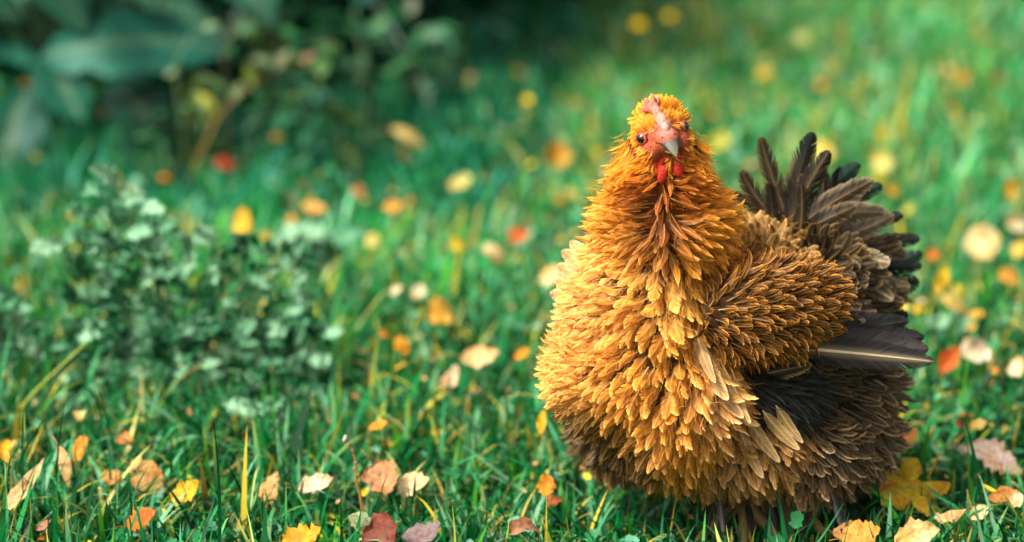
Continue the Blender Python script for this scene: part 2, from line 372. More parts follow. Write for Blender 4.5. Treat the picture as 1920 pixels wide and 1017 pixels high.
UNDER = {'breast': (.07, .028, .008), 'neck': (.10, .025, .005), 'head': (.6, .22, .03), 'belly': (.10, .06, .03), 'core': (.05, .04, .03), 'fluff': (.02, .021, .018), 'rear': (.03, .022, .015), 'saddle': (.12, .06, .02), 'tail': (.04, .03, .02), 'wing': (.05, .025, .01)}
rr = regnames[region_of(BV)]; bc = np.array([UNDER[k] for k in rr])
a = body_me.color_attributes.new('Col', 'FLOAT_COLOR', 'POINT'); c4 = np.ones((nv, 4), np.float32); c4[:, :3] = bc; a.data.foreach_set('color', c4.ravel())
body_me.calc_loop_triangles(); TR = np.empty(len(body_me.loop_triangles) * 3, np.int32); body_me.loop_triangles.foreach_get('vertices', TR); TR = TR.reshape(-1, 3)
bvh = BVHTree.FromPolygons([Vector(v) for v in BV.tolist()], TR.tolist())
hchild('body', body_me, M_body)

# flow guides in photo pixels: region group, x, y, dx, dy
GUIDE = {
'front': [(1185, 225, -.5, .8), (1180, 290, -.6, .8), (1215, 330, -.8, .5), (1270, 335, .8, .5), (1300, 300, .7, .7), (1290, 230, .6, .7), (1240, 195, 0, -1),
 (1190, 375, -1, -.05), (1155, 385, -1, .0), (1140, 430, -1, -.05), (1195, 430, -1, .0), (1215, 345, -1, .2), (1215, 375, -1, .0), (1218, 410, -1, .1), (1222, 450, -1, .4), (1270, 345, 1, .2), (1272, 375, 1, .0), (1270, 410, 1, .1), (1268, 450, 1, .5), (1165, 345, -1, .3), (1320, 345, 1, .2), (1243, 400, 0, 1), (1243, 440, -.1, 1), (1300, 380, 1, -.05), (1340, 400, 1, .0), (1300, 430, 1, .05), (1360, 450, 1, .1),
 (1110, 490, -1, .0), (1170, 490, -1, .25), (1215, 500, -.5, .9), (1255, 500, 0, 1), (1300, 490, .25, 1), (1350, 510, .2, 1), (1265, 560, -.15, 1), (1320, 560, -.1, 1),
 (1200, 570, -.9, .6), (1130, 560, -1, .3), (1080, 560, -1, .1), (1260, 620, -.4, 1), (1180, 640, -1, .6), (1300, 640, -.1, 1), (1110, 650, -1, .3), (1060, 680, -1, .2),
 (1220, 700, -.7, .8), (1160, 720, -1, .6), (1290, 720, -.25, 1), (1340, 720, .35, 1), (1360, 780, .3, 1), (1100, 760, -1, .5), (1050, 770, -.8, .7),
 (1200, 790, -.8, .9), (1270, 800, -.4, 1), (1320, 830, -.1, 1), (1380, 850, .1, 1), (1120, 830, -.7, .8), (1200, 870, -.4, 1), (1300, 890, 0, 1), (1400, 890, .1, 1), (1440, 830, .3, 1)],
'rear': [(1400, 700, .9, .3), (1450, 700, 1, .2), (1400, 760, .8, .6), (1470, 760, .8, .7), (1540, 720, .9, .3), (1600, 740, .9, .4), (1550, 790, .7, .7), (1620, 800, .7, .7), (1660, 780, 1, .4), (1500, 840, .1, 1), (1570, 860, .2, 1), (1640, 860, .4, 1), (1450, 900, .1, 1), (1540, 910, .1, 1)],
'wing': [(1330, 560, .8, -.7), (1330, 600, 1, 0), (1340, 640, .8, .7), (1400, 520, 1, -.45), (1420, 570, 1, -.15), (1420, 620, 1, .15), (1420, 660, 1, .4), (1500, 520, 1, -.3), (1520, 580, 1, -.05), (1500, 650, 1, .35), (1560, 600, 1, .1)],
'back': [(1400, 430, .3, -1), (1430, 480, .5, -.7), (1480, 460, .3, -1), (1540, 440, .5, -1), (1520, 500, 1, -.4), (1600, 470, 1, -.4), (1620, 540, 1, .1), (1580, 560, 1, .1), (1640, 600, .9, .6)],
}
GRP = {'breast': 'front', 'neck': 'front', 'head': 'front', 'belly': 'front', 'core': 'rear', 'fluff': 'rear', 'rear': 'rear', 'saddle': 'back', 'tail': 'back', 'wing': 'wing'}
gp, gd, gg = [], [], []
for k_, lst in GUIDE.items():
    for (px, py, dx, dy) in lst:
        hit = bvh.ray_cast(CAM, ray(px, py)); 
        if hit[0] is None: continue
        nn = hit[1]; nn = nn if nn.dot(CAM - hit[0]) > 0 else -nn
        v_ = cR * dx - cU * dy; v_ = (v_ - nn * v_.dot(nn))
        gp.append(hit[0]); gd.append(v_.normalized()); gg.append(k_)
gp = np.array([tuple(q) for q in gp]); gd = np.array([tuple(q) for q in gd]); gg = np.array(gg)
SP = {'breast': .0050, 'neck': .0034, 'head': .0019, 'belly': .0054, 'core': .0065, 'fluff': .0034, 'rear': .0052, 'saddle': .0048, 'tail': .0065, 'wing': .0044}
tv = BV[TR]; ar = np.linalg.norm(np.cross(tv[:, 1] - tv[:, 0], tv[:, 2] - tv[:, 0]), axis=1); 
N = 90000; ti = rng.choice(len(TR), N, p=ar / ar.sum()); u_, v_ = rng.random(N), rng.random(N); fl = u_ + v_ > 1; u_[fl], v_[fl] = 1 - u_[fl], 1 - v_[fl]
pts = tv[ti, 0] + (tv[ti, 1] - tv[ti, 0]) * u_[:, None] + (tv[ti, 2] - tv[ti, 0]) * v_[:, None]
nrm = norm(np.cross(tv[:, 1] - tv[:, 0], tv[:, 2] - tv[:, 0]))[ti]
reg = regnames[region_of(pts)]; spc = np.array([SP[k] for k in reg])
camv = norm(np.array(CAM) - pts); spc = np.where((reg == 'breast') & (pts[:, 0] < -.085), .0042, spc)
away = (nrm * camv).sum(1) < -.35; spc = np.where(away, spc * 1.35, spc)
cell = .008; grid = {}; keep = []
ck = np.floor(pts / cell).astype(int)
for i in range(N):
    c = ck[i]; r2 = (spc[i]) ** 2; ok = True; p_ = pts[i]
    for dx in (-1, 0, 1):
        for dy in (-1, 0, 1):
            for dz in (-1, 0, 1):
                for q in grid.get((c[0] + dx, c[1] + dy, c[2] + dz), ()):
                    e = pts[q]; 
                    if (p_[0] - e[0]) ** 2 + (p_[1] - e[1]) ** 2 + (p_[2] - e[2]) ** 2 < r2: ok = False; break
                if not ok: break
            if not ok: break
        if not ok: break
    if ok: grid.setdefault(tuple(c), []).append(i); keep.append(i)
keep = np.array(keep); pts, nrm, reg = pts[keep], nrm[keep], reg[keep]; Fn = len(pts)
print('feathers', Fn, {k: int((reg == k).sum()) for k in SP})
# projected pixel of each feather (sets feather size, curl and colour by place on the body)
rel = pts - np.array(CAM); zc = rel @ np.array(cF); PX = 960 + rel[:, 0] / zc * FPX; PY = 508.5 - (rel @ np.array(cU)) / zc * FPX
T_ = np.zeros((Fn, 3))
for i in range(Fn):
    k = gg == GRP[reg[i]]; dd = ((gp[k] - pts[i]) ** 2).sum(1) + 1e-6; w_ = 1 / dd ** 2; T_[i] = (gd[k] * w_[:, None]).sum(0)
T_ = norm(T_ + rng.normal(0, .13, (Fn, 3)) * np.linalg.norm(T_, axis=1, keepdims=True)); T_ = norm(T_ - nrm * (T_ * nrm).sum(1, keepdims=True))
def A(v): return np.asarray(v, float)
# per region: length, width, lift, curl, cup, base, mid, edge, rachis, point
SPEC = {
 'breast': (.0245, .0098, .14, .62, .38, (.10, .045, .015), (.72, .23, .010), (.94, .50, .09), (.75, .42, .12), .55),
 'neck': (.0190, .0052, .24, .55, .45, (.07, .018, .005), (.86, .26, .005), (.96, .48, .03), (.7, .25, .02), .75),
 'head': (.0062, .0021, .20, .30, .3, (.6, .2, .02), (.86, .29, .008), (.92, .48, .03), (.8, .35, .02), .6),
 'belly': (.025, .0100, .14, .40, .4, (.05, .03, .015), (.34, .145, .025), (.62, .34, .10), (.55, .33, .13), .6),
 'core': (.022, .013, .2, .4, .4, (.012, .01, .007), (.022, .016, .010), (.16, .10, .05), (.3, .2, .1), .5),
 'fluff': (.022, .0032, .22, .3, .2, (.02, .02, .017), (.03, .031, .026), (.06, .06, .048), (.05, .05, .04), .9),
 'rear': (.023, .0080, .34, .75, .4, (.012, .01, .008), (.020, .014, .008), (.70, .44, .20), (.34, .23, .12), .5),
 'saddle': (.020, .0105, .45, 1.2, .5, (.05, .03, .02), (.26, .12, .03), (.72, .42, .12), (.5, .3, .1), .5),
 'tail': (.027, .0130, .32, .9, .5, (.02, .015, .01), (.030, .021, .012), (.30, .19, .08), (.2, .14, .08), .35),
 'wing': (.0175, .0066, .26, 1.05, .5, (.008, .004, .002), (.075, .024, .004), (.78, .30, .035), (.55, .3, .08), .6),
}
arr = {q: np.array([SPEC[k][q_] for k in reg], float) for q_, q in enumerate(['L', 'W', 'lift', 'curl', 'cup'])}
cb, cm, ce, cr = [np.array([SPEC[k][q_] for k in reg], float) for q_ in (5, 6, 7, 8)]; pnt = np.array([SPEC[k][9] for k in reg])
L_ = arr['L'] * rng.uniform(.8, 1.2, Fn); W_ = arr['W'] * rng.uniform(.8, 1.2, Fn); lift = arr['lift'] + rng.normal(0, .12, Fn); curl = arr['curl'] * rng.uniform(.5, 1.5, Fn)
twist = rng.normal(0, .35, Fn); bend_ = rng.normal(0, .38, Fn)
def near(px, py, rx, ry=None): ry = ry or rx; return np.exp(-(((PX - px) / rx) ** 2 + ((PY - py) / ry) ** 2))
br = np.isin(reg, ['breast', 'belly'])
kb = np.clip((PY - 350) / 230, 0, 1) ** .9; fr_ = np.isin(reg, ['neck', 'breast']) & (PY < 600); nsp, bsp = SPEC['neck'], SPEC['breast']
for arr_, ix in ((L_, 0), (W_, 1)): arr_[fr_] = (nsp[ix] * (1 - kb) + bsp[ix] * kb)[fr_] * rng.uniform(.8, 1.2, fr_.sum())
for arr_, ix in ((cb, 5), (cm, 6), (ce, 7), (cr, 8)): arr_[fr_] = (A(nsp[ix])[None] * (1 - kb[:, None]) + A(bsp[ix])[None] * kb[:, None])[fr_]
k = near(1075, 640, 75, 170) * (reg == 'breast'); curl += 1.0 * k; L_ *= 1 - .35 * k; W_ *= 1 - .3 * k; ce += k[:, None] * A((.0, .06, .07)); cm += k[:, None] * A((.08, .08, .03))            # tightly curled left flank
k = near(1110, 520, 90, 90) * np.isin(reg, ['breast', 'neck']); ce += k[:, None] * A((0, .08, .09)); cm += k[:, None] * A((.08, .10, .04))
k = near(1290, 530, 60, 50) * br; W_ *= 1 + .5 * k; L_ *= 1 + .2 * k; cm += k[:, None] * A((.10, .12, .04)); ce += k[:, None] * A((.05, .1, .05))
k = near(1345, 720, 35, 60) * br; W_ *= 1 + .5 * k; L_ *= 1 + .5 * k; ce += k[:, None] * A((.0, .16, .18)); cm += k[:, None] * A((.05, .1, .08))
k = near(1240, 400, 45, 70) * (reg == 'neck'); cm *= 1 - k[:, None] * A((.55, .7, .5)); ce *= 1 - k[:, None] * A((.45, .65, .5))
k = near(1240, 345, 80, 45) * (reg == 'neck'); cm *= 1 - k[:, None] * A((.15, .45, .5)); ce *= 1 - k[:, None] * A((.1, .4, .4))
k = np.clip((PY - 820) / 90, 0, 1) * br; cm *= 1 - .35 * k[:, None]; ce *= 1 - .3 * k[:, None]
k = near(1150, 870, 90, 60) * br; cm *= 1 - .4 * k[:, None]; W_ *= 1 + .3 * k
k = (1.4 * near(1120, 788, 52, 34) + 1.4 * near(1165, 820, 48, 34) + 1.2 * near(1215, 860, 48, 30)).clip(0, 1) * br; cm *= 1 - .85 * k[:, None]; ce *= 1 - .8 * k[:, None]; cb *= 1 - .7 * k[:, None]  # feathers in the gap between breast and belly coloured near black
k = (reg == 'head') & (PY < 230); lift[k] += .2; L_[k] *= 1.2
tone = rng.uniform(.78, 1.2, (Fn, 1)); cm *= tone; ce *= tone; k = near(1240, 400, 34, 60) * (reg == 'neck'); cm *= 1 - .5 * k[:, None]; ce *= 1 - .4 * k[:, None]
k = np.clip((PY - 850) / 50, 0, 1) * (reg == 'rear'); cm += k[:, None] * A((.20, .10, .03)); ce += k[:, None] * A((.08, .02, 0))
hl = (reg == 'rear') & (rng.random(Fn) < .45); ce[hl] *= .35
hl = (reg == 'wing') & (rng.random(Fn) < .35); cm[hl] *= .45
# keep plumage off the bare face
hq = (pts - np.array(HC)) / S; lx, lz, ly = hq @ np.array(hR), hq @ np.array(hF), hq @ np.array(hU)
face = (lz > 12) & (np.abs(lx) < 44) & (ly < 44) & (ly > -48)
ok = ~face
def sel(k): return dict(p=pts[k], t=T_[k], n=nrm[k], L=L_[k], W=W_[k], lift=lift[k], curl=curl[k], cup=arr['cup'][k], cb=cb[k], cm=cm[k], ce=ce[k], cr=cr[k], point=pnt[k], twist=twist[k], bend=bend_[k])
vis = ((nrm * norm(np.array(CAM) - pts)).sum(1) > .15) & ok
def make_group(regs, part, subname, nsingle, label, nb, pri, edge=.55, tipf=.2, seed=3):
    k = np.isin(reg, regs) & ok; idx = np.where(k)[0]
    single = np.array([], int)
    if nsingle:
        cand = idx[vis[idx]]; score = (L_ * W_)[cand] * pri(cand); single = cand[np.argsort(-score)[:nsingle]]
    rest = np.setdiff1d(idx, single)
    V, C, Q, T = feathers(**sel(rest), nb=nb, edge=edge, tipfrac=tipf, seed=seed)
    parent = hchild(part, feather_mesh(part, V, C, Q, T), M_feather, kind='stuff', label=label)
    if len(single):
        V, C, Q, T = feathers(**sel(single), nb=nb + 4, edge=edge, tipfrac=tipf, seed=seed + 1)
        for q in range(len(single)):
            hchild(subname, feather_mesh(subname, V[q:q + 1], C[q:q + 1], Q, T), M_feather, parent=parent, origin=pts[single[q]])
    return parent
one = lambda c: np.ones(len(c))
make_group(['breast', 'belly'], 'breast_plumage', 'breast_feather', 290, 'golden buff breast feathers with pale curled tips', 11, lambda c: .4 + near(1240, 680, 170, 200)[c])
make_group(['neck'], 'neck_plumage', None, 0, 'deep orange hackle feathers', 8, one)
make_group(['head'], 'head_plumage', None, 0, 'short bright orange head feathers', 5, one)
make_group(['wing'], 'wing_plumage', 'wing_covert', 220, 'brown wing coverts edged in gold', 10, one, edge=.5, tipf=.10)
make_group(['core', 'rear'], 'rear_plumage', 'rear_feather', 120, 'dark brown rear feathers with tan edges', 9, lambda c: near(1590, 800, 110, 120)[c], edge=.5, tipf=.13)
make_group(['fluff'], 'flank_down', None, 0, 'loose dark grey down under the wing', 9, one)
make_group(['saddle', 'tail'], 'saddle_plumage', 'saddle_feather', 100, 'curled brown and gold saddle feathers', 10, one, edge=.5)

# fine filaments that soften every outline
k = ok & np.isin(reg, ['breast', 'belly', 'neck', 'core', 'rear', 'fluff', 'saddle', 'wing', 'tail']); idx = np.repeat(np.where(k)[0], 11); nf = len(idx)
fd = norm(T_[idx] * .9 + nrm[idx] * rng.uniform(.05, .75, (nf, 1)) + rng.normal(0, .38, (nf, 3))); p0_ = pts[idx] + T_[idx] * L_[idx][:, None] * rng.uniform(.1, .6, (nf, 1)) + nrm[idx] * L_[idx][:, None] * rng.uniform(.05, .3, (nf, 1)) + rng.normal(0, .002, (nf, 3))
fl_ = L_[idx] * rng.uniform(.2, .6, nf); sdv = norm(np.cross(fd, norm(rng.normal(0, 1, (nf, 3))))) * .00011; bnd = norm(rng.normal(0, 1, (nf, 3))) * fl_[:, None] * .15
V = np.stack([p0_ - sdv, p0_ + sdv, p0_ + fd * fl_[:, None] * .55 + bnd - sdv * .8, p0_ + fd * fl_[:, None] * .55 + bnd + sdv * .8, p0_ + fd * fl_[:, None]], 1)
C = np.repeat((cm[idx] * .6 + ce[idx] * .4)[:, None], 5, 1) * rng.uniform(.6, 1.2, (nf, 1, 1)); kk = np.arange(nf) * 5
hchild('filaments', npmesh('filaments', V.reshape(-1, 3), [np.stack([kk, kk + 1, kk + 3, kk + 2], 1), np.stack([kk + 2, kk + 3, kk + 4], 1)], np.clip(C, 0, 1).reshape(-1, 3)), M_feather, kind='stuff', label='fine loose filaments of the frizzled plumage')
# ---- big feathers, one object each: tail, wing quills, odd pale ones
BLK = (.010, .014, .011); BRN = (.022, .015, .008); GRY = (.07, .05, .032); TAN = (.24, .15, .065); GOLD = (.5, .28, .07); CRM = (.75, .55, .28); GRN = (.006, .028, .018); BLU = (.035, .03, .03)
def big(name, x0, y0, x1, y1, wpx, Yb, Yt, mid, edge_c, rach, tip=None, curlv=.2, point=.35, bend=0., cup=.25, nb=44, eg=.75, tipf=.08, seed=0, twist=0., parent=None, label=None, rwf=.035, jag=.5):
    p0 = P(x0, y0, Yb); p1 = P(x1, y1, Yt); d = (p1 - p0); L = d.length; t = d.normalized()
    view = (CAM - p0).normalized(); n_ = (view - t * view.dot(t)).normalized()
    # chord compensation: start bent away from the curl
    V, C, Q, T = feathers(A([p0]), A([t]), A([n_]), A([L * 1.03]), A([wpx * S * 1.38]), A([-curlv * .4]), A([curlv]), A([cup]), A([mid]) * .7, A([mid]), A([edge_c]), A([rach]),
                          nb=nb, point=point, bend=A([bend]), twist=A([twist]), edge=eg, tipfrac=tipf, seed=seed, rwf=rwf, jag=jag, tw=.42)
    if tip is not None:
        s_ = ((V[0] - A(p0)) @ A(t)) / L; k = np.clip((s_ - .72) / .15, 0, 1)[:, None]; C[0] = C[0] * (1 - k) + A(tip) * k
    return hchild(name, feather_mesh(name, V, C, Q, T), M_feather, origin=p0, parent=parent, label=label)
TAILS = [(1466, 385, 1421, 263, 28, .05, .05, GRY, TAN, TAN, None, .15), (1480, 395, 1510, 250, 36, .055, .06, BRN, TAN, GRY, BLK, .1), (1478, 425, 1536, 280, 34, .045, .045, (.04, .03, .018), BRN, TAN, None, -.15),
 (1535, 385, 1596, 298, 30, .07, .075, GRN, GRN, BRN, None, 0), (1500, 420, 1625, 328, 36, .04, .035, BRN, (.30, .21, .11), TAN, None, .3), (1450, 410, 1378, 334, 28, .035, .035, GRY, TAN, TAN, None, .2),
 (1440, 400, 1376, 352, 22, .04, .04, BRN, TAN, TAN, None, .1), (1590, 375, 1652, 348, 26, .085, .09, GRN, BLK, BRN, None, 0), (1545, 405, 1658, 380, 32, .055, .05, (.12, .09, .05), (.34, .25, .14), TAN, None, -.3),
 (1612, 425, 1690, 400, 22, .08, .085, BLK, BLK, BRN, None, 0), (1650, 460, 1720, 438, 24, .085, .09, BLK, BLK, BRN, None, 0), (1645, 510, 1730, 486, 28, .08, .085, GRN, BLK, BRN, None, 0),
 (1650, 500, 1726, 500, 24, .078, .08, BLK, GRN, BRN, None, 0), (1665, 540, 1722, 532, 32, .085, .085, BLK, BLK, BRN, None, .1), (1530, 420, 1604, 385, 28, .035, .03, (.025, .02, .014), TAN, TAN, None, .3),
 (1455, 430, 1440, 345, 26, .03, .03, (.05, .035, .02), (.14, .09, .05), GRY, None, .3), (1560, 450, 1680, 425, 30, .05, .045, (.10, .075, .04), (.30, .22, .12), TAN, None, -.3), (1560, 480, 1690, 470, 28, .05, .05, BRN, TAN, TAN, None, .4),
 (1580, 470, 1665, 500, 30, .03, .02, (.17, .12, .06), (.40, .29, .16), CRM, None, .6), (1570, 510, 1680, 545, 30, .03, .03, (.13, .09, .045), (.36, .26, .13), CRM, None, .5), (1600, 450, 1700, 470, 28, .06, .06, (.12, .09, .05), TAN, TAN, None, -.2),
 (1600, 540, 1690, 580, 26, .04, .04, (.06, .04, .02), GOLD, CRM, None, .5), (1560, 570, 1640, 610, 28, .02, .01, (.05, .035, .02), TAN, TAN, None, .5), (1500, 440, 1515, 350, 24, .03, .03, BRN, GRY, TAN, None, .2),
 (1520, 440, 1500, 330, 26, .05, .05, (.05, .04, .025), TAN, TAN, None, .1), (1545, 390, 1556, 318, 18, .08, .08, BLK, GRY, TAN, None, 0), (1610, 520, 1700, 555, 26, .06, .06, (.2, .15, .08), (.4, .3, .17), CRM, None, -.4),
 (1630, 600, 1725, 630, 26, .06, .06, BLU, BLK, GRY, None, .1), (1600, 600, 1700, 600, 30, .055, .055, BLU, BLK, GRY, None, .1), (1560, 615, 1690, 605, 30, .05, .055, BLK, BLU, GRY, None, .1)]
for i, T in enumerate(TAILS):
    x0, y0, x1, y1, wp, Yb, Yt, mid, ed, rc, tip, cv = T
    # root them in the tail cushion
    mid = tuple(q * (.6 if max(mid) > .03 else 1) for q in mid); ed = tuple(q * .85 for q in ed)
    big('tail_feather', x0 - (x1 - x0) * .25, y0 - (y1 - y0) * .25, x1, y1, wp, Yb + .004, Yt, mid, ed, rc, tip, curlv=cv, point=.04, bend=random.uniform(-.35, .35), seed=100 + i, jag=.9)
for i in range(22):      # more ragged feathers filling the fan
    an = R(random.uniform(-100, 25)); r1_ = random.uniform(120, 185); cx_, cy_ = 1530, 500; q_ = random.random()
    big('tail_feather', cx_ + 40 * math.cos(an), cy_ + 40 * math.sin(an), cx_ + r1_ * math.cos(an) * 1.02, cy_ + r1_ * math.sin(an) * 1.05, random.uniform(14, 24), .065, .05 + .03 * q_,
        random.choice([BLK, BRN, (.03, .022, .012)]), random.choice([BLK, (.16, .10, .045), (.26, .17, .08)]), TAN, BLK if q_ > .5 else None, curlv=random.uniform(-.3, .8), point=.12, bend=random.uniform(-.7, .7), nb=30, seed=700 + i, jag=1.2)
for i in range(40):      # shorter curled covers over the tail root
    an = R(random.uniform(-115, 35)); r0_, r1_ = random.uniform(15, 55), random.uniform(75, 120); cx_, cy_ = 1525, 515
    big('tail_covert', cx_ + r0_ * math.cos(an), cy_ + r0_ * math.sin(an), cx_ + r1_ * math.cos(an), cy_ + r1_ * math.sin(an) * .95, random.uniform(17, 26), .03 - r0_ * .0001, .005 + r1_ * .00015,
        random.choice([BRN, (.045, .03, .016), (.02, .014, .008)]), random.choice([TAN, (.40, .27, .12), GOLD]), TAN, None, curlv=random.uniform(.3, 1.1), bend=random.uniform(-.5, .5), nb=26, eg=.6, seed=200 + i)
# wing quills: the dark primary with its cream shaft, others behind it
big('wing_quill', 1490, 652, 1744, 674, 41, -.048, -.028, (.055, .042, .036), (.035, .028, .026), (.95, .74, .42), None, rwf=.05, curlv=.12, point=.18, bend=.03, cup=.1, nb=70, eg=.9, seed=300, label='long dark wing feather with a cream shaft')
big('wing_quill', 1500, 640, 1735, 655, 48, -.040, -.022, (.07, .055, .05), (.04, .03, .03), (.1, .08, .06), None, curlv=.1, point=.2, nb=60, eg=.9, seed=301)
big('wing_quill', 1530, 640, 1728, 632, 42, -.030, -.005, (.03, .025, .026), BLK, (.08, .06, .05), None, curlv=.1, point=.25, nb=50, seed=302)
big('wing_quill', 1540, 630, 1700, 602, 40, -.022, .01, BLK, BLU, (.08, .06, .05), None, curlv=.15, point=.25, nb=50, seed=303)
big('wing_quill', 1440, 700, 1520, 684, 26, -.052, -.046, BLK, GOLD, TAN, None, curlv=.2, point=.3, nb=40, eg=.85, seed=304)
# pale curled shoulder feathers breaking the left outline, cream feathers at the breast edge
for i, (x0, y0, x1, y1, wp) in enumerate([(1100, 500, 1052, 470, 24), (1095, 520, 1043, 497, 24), (1090, 540, 1045, 522, 22), (1085, 560, 1030, 550, 26), (1100, 480, 1068, 452, 20)]):
    big('shoulder_feather', x0, y0, x1, y1, wp, .01, .02, (.62, .38, .12), (.85, .66, .36), CRM, None, curlv=1.0, point=.3, nb=24, seed=320 + i, label='cream curled feather at the shoulder')
for i, (x0, y0, x1, y1, wp) in enumerate([(1300, 640, 1352, 755, 26), (1320, 690, 1382, 790, 22), (1305, 620, 1330, 720, 16), (1330, 660, 1392, 800, 20), (1430, 770, 1490, 850, 18), (1400, 780, 1452, 872, 18), (1455, 760, 1497, 835, 15), (1385, 800, 1420, 900, 18)]):
    big('breast_edge_feather', x0, y0, x1, y1, wp, -.07 + (x0 - 1300) * .0001, -.088 + (x0 - 1300) * .0002, (.50, .27, .08), (.80, .56, .26), CRM, None, curlv=.5, point=.35, bend=-.25, nb=28, seed=330 + i)

# ---- face
face_me = blob_mesh([(H(0, 2, 0), (44 * S, 48 * S, 46 * S), hM), (H(0, -6, 34), (24 * S, 30 * S, 26 * S), hM), (H(0, 18, 28), (20 * S, 26 * S, 24 * S), hM),
    (H(-25, -14, 14), (21 * S, 28 * S, 26 * S), hM), (H(25, -14, 14), (21 * S, 28 * S, 26 * S), hM), (H(-29, 20, 16), (13 * S, 18 * S, 9 * S), hM), (H(29, 20, 16), (13 * S, 18 * S, 9 * S), hM),
    (H(-28, -40, 14), (13 * S, 12 * S, 14 * S), hM), (H(28, -40, 14), (13 * S, 12 * S, 14 * S), hM), (H(0, -34, 22), (17 * S, 20 * S, 22 * S), hM)], .0007, 3, 'face')
nv = len(face_me.vertices); FV = np.empty(nv * 3, np.float32); face_me.vertices.foreach_get('co', FV); FV = FV.reshape(-1, 3)
q = (FV - np.array(HC)) / S; fx, fz, fy = q @ np.array(hR), q @ np.array(hF), q @ np.array(hU)
lobe = np.clip((-fy - 22) / 14, 0, 1)[:, None] * np.clip((np.abs(fx) - 14) / 8, 0, 1)[:, None]
pink = np.exp(-((fx / 15) ** 2 + ((fy - 24) / 26) ** 2))[:, None]
nz_ = .5 + .5 * noise2(fx * .22, fy * .22 + fz * .15, 1.0, 9)[:, None]
fc = A((.50, .085, .035)) * (1 - .35 * nz_) + A((.15, .07, .0)) * nz_
fc = fc * (1 - pink) + A((.74, .36, .29)) * pink; fc = fc * (1 - lobe) + A((.60, .06, .025)) * lobe
a = face_me.color_attributes.new('Col', 'FLOAT_COLOR', 'POINT'); c4 = np.ones((nv, 4), np.float32); c4[:, :3] = np.clip(fc, 0, 1); a.data.foreach_set('color', c4.ravel())
face_me.calc_loop_triangles(); FT = np.empty(len(face_me.loop_triangles) * 3, np.int32); face_me.loop_triangles.foreach_get('vertices', FT); FT = FT.reshape(-1, 3)
face_ob = hchild('face', face_me, M_skin, label='bare reddish face skin')
# short bristly feathers over the face
tv = FV[FT]; ar = np.linalg.norm(np.cross(tv[:, 1] - tv[:, 0], tv[:, 2] - tv[:, 0]), axis=1); N = 6000; ti = rng.choice(len(FT), N, p=ar / ar.sum()); u_ = rng.random(N); v_ = rng.random(N); fl = u_ + v_ > 1; u_[fl], v_[fl] = 1 - u_[fl], 1 - v_[fl]
fp = tv[ti, 0] + (tv[ti, 1] - tv[ti, 0]) * u_[:, None] + (tv[ti, 2] - tv[ti, 0]) * v_[:, None]; fn = norm(np.cross(tv[:, 1] - tv[:, 0], tv[:, 2] - tv[:, 0]))[ti]
q = (fp - np.array(HC)) / S; fx, fz, fy = q @ np.array(hR), q @ np.array(hF), q @ np.array(hU)
bare = np.exp(-((fx / 20) ** 2 + ((fy - 6) / 40) ** 2) ** 2) + np.exp(-(((np.abs(fx) - 34) / 17) ** 2 + ((fy - 8) / 15) ** 2) ** 2) + np.exp(-((np.abs(fx) - 22) / 20) ** 4 - ((fy + 22) / 26) ** 4) * .93
bare = np.where(fz < 2, 0, bare); k = rng.random(N) > bare * 1.0; k &= rng.random(N) > .15
fp, fn, fx, fy, fz = fp[k], fn[k], fx[k], fy[k], fz[k]; n_ = len(fp)
up = A(hU); out = np.sign(fx)[:, None] * A(hR)
ft = np.where((fy > 20)[:, None], up * .7 + out * .5 - A(hF) * .5, -up * .5 + out * .5 - A(hF) * .7); ft = norm(ft + rng.normal(0, .15, (n_, 3))); ft = norm(ft - fn * (ft * fn).sum(1, keepdims=True))
tn = rng.uniform(.8, 1.15, (n_, 1))
V, C, Q, T = feathers(fp, ft, fn, rng.uniform(.0035, .0062, n_), rng.uniform(.0008, .0015, n_), rng.uniform(.2, .6, n_), rng.uniform(0, .5, n_), np.full(n_, .2), np.tile(A((.6, .2, .02)), (n_, 1)), A((.85, .27, .010)) * tn, A((.93, .42, .03)) * tn, np.tile(A((.8, .3, .02)), (n_, 1)), nb=4, point=.6, seed=50)
hchild('face_bristles', feather_mesh('face_bristles', V, C, Q, T), M_feather, kind='stuff', label='fine orange bristle feathers round the face')
# upright tuft on the crown
n_ = 420; th = rng.uniform(0, 2 * np.pi, n_); rr_ = np.sqrt(rng.random(n_)); fx = 8 + 26 * rr_ * np.cos(th); fz = -6 + 22 * rr_ * np.sin(th)
fp = np.array([tuple(H(fx[i], 34 + 10 * (1 - rr_[i]) , fz[i])) for i in range(n_)]); ft = norm(A(hU)[None] + A(hR)[None] * (fx / 60)[:, None] + rng.normal(0, .12, (n_, 3))); fn = norm(np.tile(A(hF), (n_, 1)) + rng.normal(0, .1, (n_, 3)))
tn = rng.uniform(.8, 1.15, (n_, 1))
V, C, Q, T = feathers(fp, ft, fn, rng.uniform(.007, .0115, n_), rng.uniform(.001, .002, n_), np.full(n_, 0.), rng.uniform(-.4, .2, n_), np.full(n_, .2), np.tile(A((.6, .2, .02)), (n_, 1)), A((.84, .25, .008)) * tn, A((.93, .37, .02)) * tn, np.tile(A((.8, .35, .03)), (n_, 1)), nb=5, point=.6, seed=51)
hchild('crest', feather_mesh('crest', V, C, Q, T), M_feather, kind='stuff', label='small upright orange crest')
def paint(me, fn_):
    nv = len(me.vertices); v = np.empty(nv * 3, np.float32); me.vertices.foreach_get('co', v); v = v.reshape(-1, 3); q = (v - np.array(HC)) / S
    c = fn_(q @ np.array(hR), q @ np.array(hU), q @ np.array(hF)); a = me.color_attributes.new('Col', 'FLOAT_COLOR', 'POINT'); c4 = np.ones((nv, 4), np.float32); c4[:, :3] = np.clip(c, 0, 1); a.data.foreach_set('color', c4.ravel())
